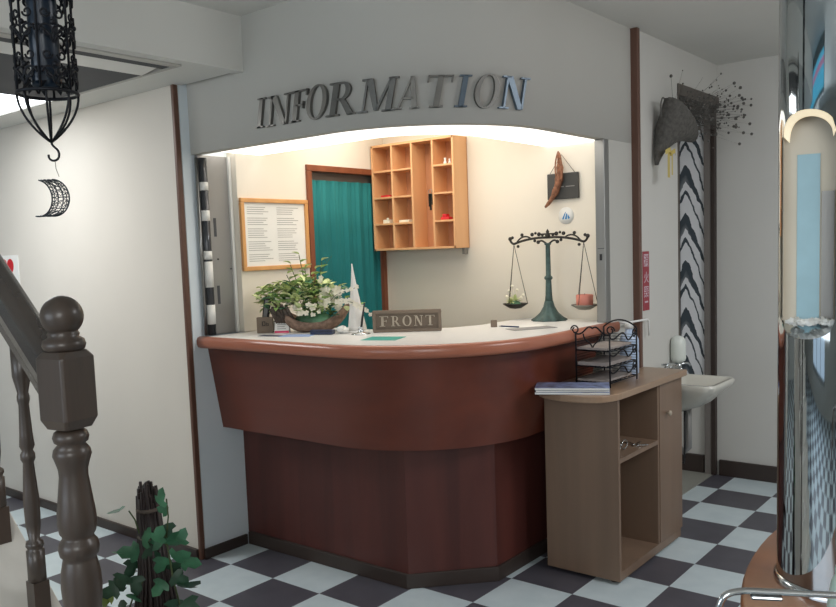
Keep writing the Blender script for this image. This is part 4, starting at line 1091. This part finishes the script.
# moon ornament, in the camera-facing vertical plane of its own thread
mo = thing('moon_ornament', 'wire mesh crescent moon dangling from the cage hook', 'ornament', (gx + .006, gy + .004, 1.61))
mx_, my_ = gx + .004, gy + .003
e1 = Vector((.78, .62, 0))
MB().tube([(mx_, my_, hz - .039), (mx_ + .001, my_, hz - .055), Vector((mx_, my_, hz - .072)) + e1 * .006], .0007, 5).build('thread', M['twine'], mo)
mc = Vector((mx_, my_, 1.614)) + e1 * -.010
def mp(a, f):   # f 0..1 across the crescent from outer to inner edge
    Ro = .034; outer = (Ro * math.cos(a), Ro * 1.12 * math.sin(a)); inner = (-.032 + .030 * math.cos(a * .93), .036 * math.sin(a * .93) * 1.05)
    return outer[0] * (1 - f) + inner[0] * f, outer[1] * (1 - f) + inner[1] * f
m = MB(); A0, A1 = -1.95, 1.55
def m3(a, f, s=0):
    x, z = mp(a, f); th = .011 * math.sin(PI * f) * max(0, math.cos((a - (A0 + A1) / 2) / 2.1)); return mc + e1 * x + Vector((0, 0, z)) + Vector((.62, -.78, 0)) * th * s
for s in (-1, 1):
    for f in (0, .25, .5, .75, 1):
        m.tube([m3(A0 + (A1 - A0) * i / 24, f, s) for i in range(25)], .0009 if 0 < f < 1 else .0016, 5)
    for i in range(1, 16):
        a = A0 + (A1 - A0) * i / 16
        m.tube([m3(a + .12 * math.sin(i * 2.1 + f_ * 3), f_ / 5, s) for f_ in range(6)], .0009, 5)
m.build('wire_moon', M['irong'], mo)

# ------------------------------------------------------------------ stick bundle with ivy
sb = thing('stick_bundle', 'dark twig bundle tied at the top and standing on the floor', 'twig bundle', (1.165, -1.16, 0))
sx0, sy0 = 1.168, -1.155
for k in range(64):
    a = 2.4 * k; rt = .026 * math.sqrt((k + .5) / 64); rb = .135 * math.sqrt((k + .5) / 64)
    if k % 5 == 0: rb *= .85
    zt_ = .845 + random.uniform(-.05, .025)
    p0 = (sx0 + rb * math.cos(a), sy0 + rb * math.sin(a), .004); pm = (sx0 + (rt * 1.05 + .012) * math.cos(a), sy0 + (rt * 1.05 + .012) * math.sin(a), .62)
    p1 = (sx0 - .012 + rt * math.cos(a), sy0 + rt * math.sin(a), zt_)
    MB().tube([p0, pm, p1], [.0055, .005, .0042], 6).build('stick', M['dstick'], sb)
MB().tube([(sx0 - .006 + .033 * math.cos(a), sy0 + .033 * math.sin(a), .715 + .003 * math.sin(2 * a)) for a in [2 * PI * i / 24 for i in range(24)]], .004, 6, True).build('twine', M['twine'], sb)
MB().tube([(sx0 - .008 + .029 * math.cos(a), sy0 + .029 * math.sin(a), .79) for a in [2 * PI * i / 24 for i in range(24)]], .0055, 6, True).build('top_wrap', M['barkd'], sb)
iv = thing('ivy_garland', 'green artificial ivy wound around the twig bundle', 'artificial ivy', (1.168, -1.155, .3))
CR = Vector((.78, .62, 0)); CFv = Vector((.62, -.78, 0))      # right and toward-room directions
def ip(a, z, b=.04): return Vector((sx0, sy0, z)) + CR * a + CFv * b
def ivyleaf(m, p, d, n, s):
    p, d, n = Vector(p), Vector(d).normalized(), Vector(n); sd = d.cross(n)
    sd = sd.normalized() if sd.length > 1e-4 else d.orthogonal().normalized(); n = sd.cross(d).normalized()
    out = [(-.02, 0), (.05, .38), (.30, .55), (.38, .28), (.72, .30), (1.0, 0), (.72, -.30), (.38, -.28), (.30, -.55), (.05, -.38)]
    ctr = p + d * s * .35 + n * s * .08
    v = [ctr] + [p + d * s * a + sd * s * b - n * s * .12 * (a * a + b * b) for a, b in out]
    m.add(v, [(0, i, i % 10 + 1) for i in range(1, 11)], True)
ms = MB(); ms.tube(bez(ip(.02, .74), ip(.06, .80), ip(.05, .66), ip(.075, .55), 10) + bez(ip(.075, .55), ip(.10, .45), ip(.03, .42), ip(.08, .30), 10), .0025, 6)
ms.tube(bez(ip(-.02, .60), ip(-.09, .52), ip(-.05, .45), ip(-.11, .42), 10), .0025, 6)
ms.tube(bez(ip(-.11, .42), ip(-.12, .3), ip(.05, .2), ip(.1, .1), 10), .0025, 6)
ms.tube([ip(-.02, .735), ip(-.03, .775), ip(-.045, .80)], .002, 6); ms.tube([ip(.05, .70), ip(.062, .78), ip(.06, .83)], .002, 6)
ms.build('vine', M['stem'], iv)
G = [MB(), MB(), MB()]
L_ = [(-0.064, 0.803, -1, -0.4, 0.085, 0), (0.048, 0.819, 0.2, 1, 0.09, 0), (0.05, 0.755, 0.1, -1, 0.095, 1), (0.058, 0.789, -0.6, 0.2, 0.06, 0), (0.042, 0.705, -0.6, 0.3, 0.1, 0), (0.053, 0.699, 0.5, 0.4, 0.11, 0), (0.092, 0.708, 0.4, 1, 0.08, 0), (0.074, 0.677, 1, 0.2, 0.1, 0), (0.089, 0.655, 1, -0.3, 0.095, 0), (0.06, 0.644, 0.3, -1, 0.09, 1), (0.045, 0.666, -0.4, -0.8, 0.09, 0), (0.034, 0.722, 0.4, 0.8, 0.085, 0), (-0.02, 0.699, 0.3, 0.6, 0.1, 0), (-0.03, 0.677, -0.6, 0.1, 0.1, 0), (-0.06, 0.677, -1, -0.1, 0.085, 0), (-0.045, 0.655, -0.3, -1, 0.09, 1), (-0.01, 0.685, 0.7, -0.6, 0.09, 1), (-0.063, 0.627, -0.5, -0.9, 0.09, 1), (-0.042, 0.616, 0.2, -1, 0.09, 1), (-0.088, 0.588, -0.9, -0.4, 0.09, 1), (-0.109, 0.56, -1, -0.8, 0.075, 2), (-0.094, 0.574, 0.2, 1, 0.08, 1), (-0.073, 0.56, 0.4, -0.9, 0.09, 1), (-0.085, 0.537, -0.4, -1, 0.085, 1), (-0.055, 0.574, 0.8, -0.5, 0.08, 0), (-0.124, 0.543, -1, 0.2, 0.06, 2), (0.064, 0.616, 0.8, -0.6, 0.09, 1), (0.041, 0.602, -0.5, -0.6, 0.085, 0), (0.084, 0.571, 0.8, 0.3, 0.11, 1), (0.1, 0.554, 0.9, -0.8, 0.1, 1), (0.072, 0.549, -0.5, -1, 0.1, 1), (0.054, 0.526, -0.2, -1, 0.1, 0), (0.087, 0.521, 0.3, -1, 0.1, 0), (0.023, 0.526, -0.8, -0.5, 0.09, 1), (-0.048, 0.515, -0.3, -1, 0.09, 1), (0.069, 0.498, 0.3, -1, 0.1, 1), (-0.098, 0.504, -0.4, -1, 0.09, 1)]
for a, z, da, dz, s, gi in L_:
    d = CR * da + Vector((0, 0, dz)) + CFv * random.uniform(-.2, .5)
    ivyleaf(G[gi], ip(a, z, .04 + random.uniform(-.02, .03)), d, CFv + rv(.9), s * .6)
G[0].build('ivy_leaves', M['ivy'], iv, fix=False); G[1].build('ivy_leaves', M['ivyd'], iv, fix=False); G[2].build('ivy_leaves', M['ivyy'], iv, fix=False)

# ------------------------------------------------------------------ round table, mirrored pillar and neighbours
TX, TY, TR, TZ = 3.779, -.505, 1.162, .80
rt = thing('round_table', 'large round orange brown table at the lower right', 'table', (TX, TY, 0))
MB().lathe([(0, TZ - .04), (TR - .03, TZ - .04), (TR - .008, TZ - .034), (TR, TZ - .022), (TR, TZ - .012), (TR - .006, TZ), (0, TZ)], (TX, TY, 0), 120).build('tabletop', M['table'], rt)
MB().lathe([(.55, 0), (.55, .03), (.40, .05), (.36, .1), (.36, TZ - .04)], (TX, TY, 0), 64).build('pedestal', M['table'], rt)
PX_, PY_, PRr = 2.804, -.692, .108
pil = thing('mirror_pillar', 'tall mirrored chrome pillar with added glowing arched niche at the right edge', 'pillar', (PX_, PY_, TZ))
# direction from pillar to camera
cd_ = (Vector((3.161, -2.416, 0)) - Vector((PX_, PY_, 0))).normalized(); left_ = Vector((cd_.y, -cd_.x, 0)).normalized()
def pp(ang, z, r=PRr): return Vector((PX_, PY_, z)) + (cd_ * math.cos(ang) + left_ * math.sin(ang)) * r
A_LO, A_HI = math.radians(4), math.radians(64); NB, NT = 1.325, 1.662
seg = 96; zs = [TZ + .001] + [NB - .07 + .14 * i / 10 * .5 for i in range(11)] + [1.3, 1.45, 1.6] + [NT - .06 + .0125 * i for i in range(9)] + [1.80, 2.0, 2.3, 2.529]
zs = sorted(set(zs))
def zlim(a):
    t = (a - (A_LO + A_HI) / 2) / ((A_HI - A_LO) / 2)
    if abs(t) >= 1: return None
    e = math.sqrt(1 - t * t) ** .8
    return NB - .035 * e, NT + .045 * e
sh_ = MB()
angs = [2 * PI * i / seg for i in range(seg + 1)]
step = angs[1]
for i in range(seg):
    a, b = angs[i], angs[i + 1]
    mid = (a + b) / 2
    la = zlim(a); lb = zlim(b)
    if (la or lb):
        e0 = la or (NB, NT); e1_ = lb or (NB, NT)
        sh_.add([pp(a, TZ + .001), pp(b, TZ + .001), pp(b, e1_[0]), pp(a, e0[0])], [(0, 1, 2, 3)], True)
        sh_.add([pp(a, e0[1]), pp(b, e1_[1]), pp(b, 2.529), pp(a, 2.529)], [(0, 1, 2, 3)], True)
    else:
        sh_.add([pp(a, TZ + .001), pp(b, TZ + .001), pp(b, 2.529), pp(a, 2.529)], [(0, 1, 2, 3)], True)
sh_.build('chrome_shell', M['mirror'], pil)
# niche added for the arch in the chrome: glowing frame, lining, panel, ledge
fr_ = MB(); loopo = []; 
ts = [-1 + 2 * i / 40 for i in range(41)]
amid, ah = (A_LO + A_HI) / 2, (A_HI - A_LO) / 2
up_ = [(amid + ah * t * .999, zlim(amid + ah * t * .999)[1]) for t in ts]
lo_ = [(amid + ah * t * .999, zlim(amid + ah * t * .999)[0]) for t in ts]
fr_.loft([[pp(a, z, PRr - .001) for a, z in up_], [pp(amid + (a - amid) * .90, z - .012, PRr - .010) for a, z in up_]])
fr_.build('arch_frame', M['archglow'], pil, fix=False)
def np_(d, x, z): return Vector((PX_, PY_, z)) + cd_ * d + left_ * x
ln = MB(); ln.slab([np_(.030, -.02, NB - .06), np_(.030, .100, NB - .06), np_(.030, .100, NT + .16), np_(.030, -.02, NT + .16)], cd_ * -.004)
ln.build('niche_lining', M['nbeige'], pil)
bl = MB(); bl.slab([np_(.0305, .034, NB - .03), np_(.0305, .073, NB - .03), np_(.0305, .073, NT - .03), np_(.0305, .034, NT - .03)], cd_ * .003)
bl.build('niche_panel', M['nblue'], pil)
MB().slab([np_(.0305, .010, NB - .03), np_(.0305, .031, NB - .03), np_(.0305, .031, NT - .10), np_(.0305, .010, NT - .10)], cd_ * .004).build('niche_strip', M['steeld'], pil)
jb = MB(); jb.loft([[np_(.030, .0995, z), pp(A_HI, z, PRr - .001)] for z in (NB, NT)], False); jb.loft([[np_(.030, .002, z), pp(A_LO, z, PRr - .001)] for z in (NB, NT)], False)
jb.build('niche_jamb', M['nbeige'], pil, fix=False)
lg = MB(); lg.loft([[pp(a, z, PRr - .002) for a, z in lo_], [np_(.031, .102 * (i_ / 40), NB - .01) for i_, (a, z) in enumerate(lo_)]]); lg.build('ledge', M['chrome'], pil, fix=False)
# crumpled papers on the ledge
m = MB()
for k in range(12):
    a = A_LO + .15 + (A_HI - A_LO - .3) * (k + .5) / 12
    p = np_(.055 + random.uniform(-.012, .008), .010 + .075 * (k + .5) / 12, NB - .008 + random.uniform(0, .006))
    m.ball(p, .008, 7, 5, 1, 1, .7)
m.v = [tuple(Vector(v) + rv(.003)) for v in m.v]; m.sm = [False] * len(m.sm)
tag(m.build('tissue', M['paper'], fix=False), 'crumpled white paper lying on the ledge of the pillar niche', 'tissue')
MB().lathe([(PRr + .006, 0), (PRr + .006, .012), (PRr + .001, .016)], (PX_, PY_, TZ + .0005), 64, cap=False).build('base_ring', M['chrome'], pil)
# chrome rail
cr = thing('chrome_rail', 'thin bent chrome rail standing in front of the round table', 'rail', (2.83, -1.44, 0))
ra = Vector((2.83, -1.444, 1.0)); rr_ = CR
pts = [Vector((2.826, -1.447, 0.003)), Vector((2.828, -1.445, 1.02))] + bez(Vector((2.829, -1.444, 1.025)), Vector((2.832, -1.443, 1.053)), Vector((2.838, -1.438, 1.053)), Vector((2.855, -1.422, 1.0535)), 8)
endp = Vector((2.855, -1.422, 1.0535)) + Vector((.055, .028, 0)) * 1.85
pts += [endp] + bez(endp, endp + Vector((.02, .01, 0)), endp + Vector((.024, .012, -.004)), endp + Vector((.026, .013, -.03)), 6)[1:] + [endp + Vector((.026, .013, -1.05))]
MB().tube(pts, .0042, 10).build('rod', M['chrome'], cr)
c1 = Vector((2.876, -1.4115, 1.0475))
MB().obox(c1, Vector((.055, .028, 0)), (-.028, .055, 0), (0, 0, 1), .018, .008, .0025).build('clip', M['chrome'], cr, bevel=.002)
# mint jar at the lower right corner
jr = thing('ceramic_jar', 'pale mint round ceramic jar at the lower right corner', 'jar', (2.93, -1.0, TZ))
jx, jy = 2.905, -1.01
MB().lathe([(.03, TZ + .0005), (.036, TZ + .004), (.045, TZ + .04), (.048, TZ + .09), (.042, TZ + .13), (.034, TZ + .145), (.0, TZ + .145)], (jx, jy, 0), 32).build('body', M['mint'], jr)
MB().lathe([(.037, TZ + .145), (.037, TZ + .153), (.02, TZ + .165), (.008, TZ + .17), (.01, TZ + .182), (0, TZ + .188)], (jx, jy, 0), 24).build('lid', M['mint'], jr)

# ------------------------------------------------------------------ rest of the room (seen only in the mirror)
struct(MB().box(5.1, 5.2, -6.5, 2.73, 0, 2.53).build('wall_side', M['wall_r']))
struct(MB().box(-5, -4.9, -6.5, -.04, 0, 2.53).build('wall_end', M['wall_r']))
wb = MB().box(-4.9, -1.2, -6.5, -6.4, 0, 2.53).box(1.6, 5.1, -6.5, -6.4, 0, 2.53).box(-1.2, 1.6, -6.5, -6.4, 0, .25).box(-1.2, 1.6, -6.5, -6.4, 2.2, 2.53)
struct(wb.build('wall_back', M['wall_r']))
w1 = struct(bpy.data.objects.new('window_1', None)); COL.objects.link(w1)
m = MB()
for xx in (-1.2, -.25, .65, 1.55): m.box(xx, xx + .05, -6.46, -6.42, .25, 2.2)
for zz in (.25, 1.2, 2.15): m.box(-1.2, 1.6, -6.46, -6.42, zz, zz + .05)
m.build('window_frame', M['steel'], w1)

w2 = struct(bpy.data.objects.new('mirror_glow_panel', None)); COL.objects.link(w2)  # unseen glowing panel added behind the camera to be reflected in the pillar
for k in range(5):
    MB().box(-.95, 1.78, -3.83, -3.80, 2.25 + .04 * k, 2.286 + .04 * k).build('glow_strip', M['glowp'] if k == 3 else M['transom'], w2)
MB().box(-1.0, 1.83, -3.85, -3.832, 2.22, 2.53).build('window_frame', M['steel'], w2)  # backing of the added glow panel

# ------------------------------------------------------------------ lights
def area(name, loc, tgt, sx, sy, power, color):
    l = bpy.data.lights.new(name, 'AREA'); l.shape = 'RECTANGLE'; l.size = sx; l.size_y = sy; l.energy = power; l.color = color
    o = bpy.data.objects.new(name, l); COL.objects.link(o); o.location = loc
    o.rotation_euler = (Vector(tgt) - Vector(loc)).to_track_quat('-Z', 'Y').to_euler(); return o
area('ceiling_unit_lamp', (-1.1, -.95, 2.27), (-1.1, -.80, 0), .6, 1.1, 24, (1.0, .98, .95))
area('entrance_fill', (.9, -5.9, 1.45), (.9, 0, 1.1), 3.4, 1.5, 56, (.84, .92, 1.0))  # added cool fill light from behind the camera, source unseen
area('lobby_fill', (4.2, -3.9, 2.4), (1.7, .3, .8), 1.5, 2.2, 74, (.97, .98, .97))  # added broad fill light for the walls and counter, no fixture
area('corridor_fill', (3.6, 1.0, 2.45), (3.0, 1.2, 0), 1.2, 1.2, 50, (.97, .98, 1.0))  # added fill light that brightens the far right walls, no fixture
area('booth_lamp', (.40, .85, 2.27), (.40, .95, 0), .8, .5, 7, (1.0, .90, .78))
w = bpy.data.worlds.new('world'); sc.world = w; w.use_nodes = True
w.node_tree.nodes['Background'].inputs[0].default_value = (.62, .80, 1.0, 1); w.node_tree.nodes['Background'].inputs[1].default_value = .9

# ------------------------------------------------------------------ camera
cam = bpy.data.cameras.new('camera'); co = bpy.data.objects.new('camera', cam); COL.objects.link(co)
f_, yaw, pit, rol = 824.2165, -.6785, .0903, -.0352
cy_, sy_ = math.cos(yaw), math.sin(yaw)
F = Vector((sy_ * math.cos(pit), cy_ * math.cos(pit), -math.sin(pit))); Rr = Vector((cy_, -sy_, 0)); Up = Rr.cross(F)
R2 = Rr * math.cos(rol) + Up * math.sin(rol); U2 = -Rr * math.sin(rol) + Up * math.cos(rol)
mw_ = Matrix(((R2.x, U2.x, -F.x, 10.4314 * .303), (R2.y, U2.y, -F.y, -7.9729 * .303), (R2.z, U2.z, -F.z, 4.8796 * .303), (0, 0, 0, 1)))
co.matrix_world = mw_
cam.sensor_width = 36; cam.lens = f_ / 836 * 36; cam.shift_y = 21.4976 / 836; cam.clip_start = .02
sc.camera = co
sc.view_settings.view_transform = 'Standard'; sc.view_settings.look = 'None'; sc.view_settings.exposure = 0; sc.view_settings.gamma = 1
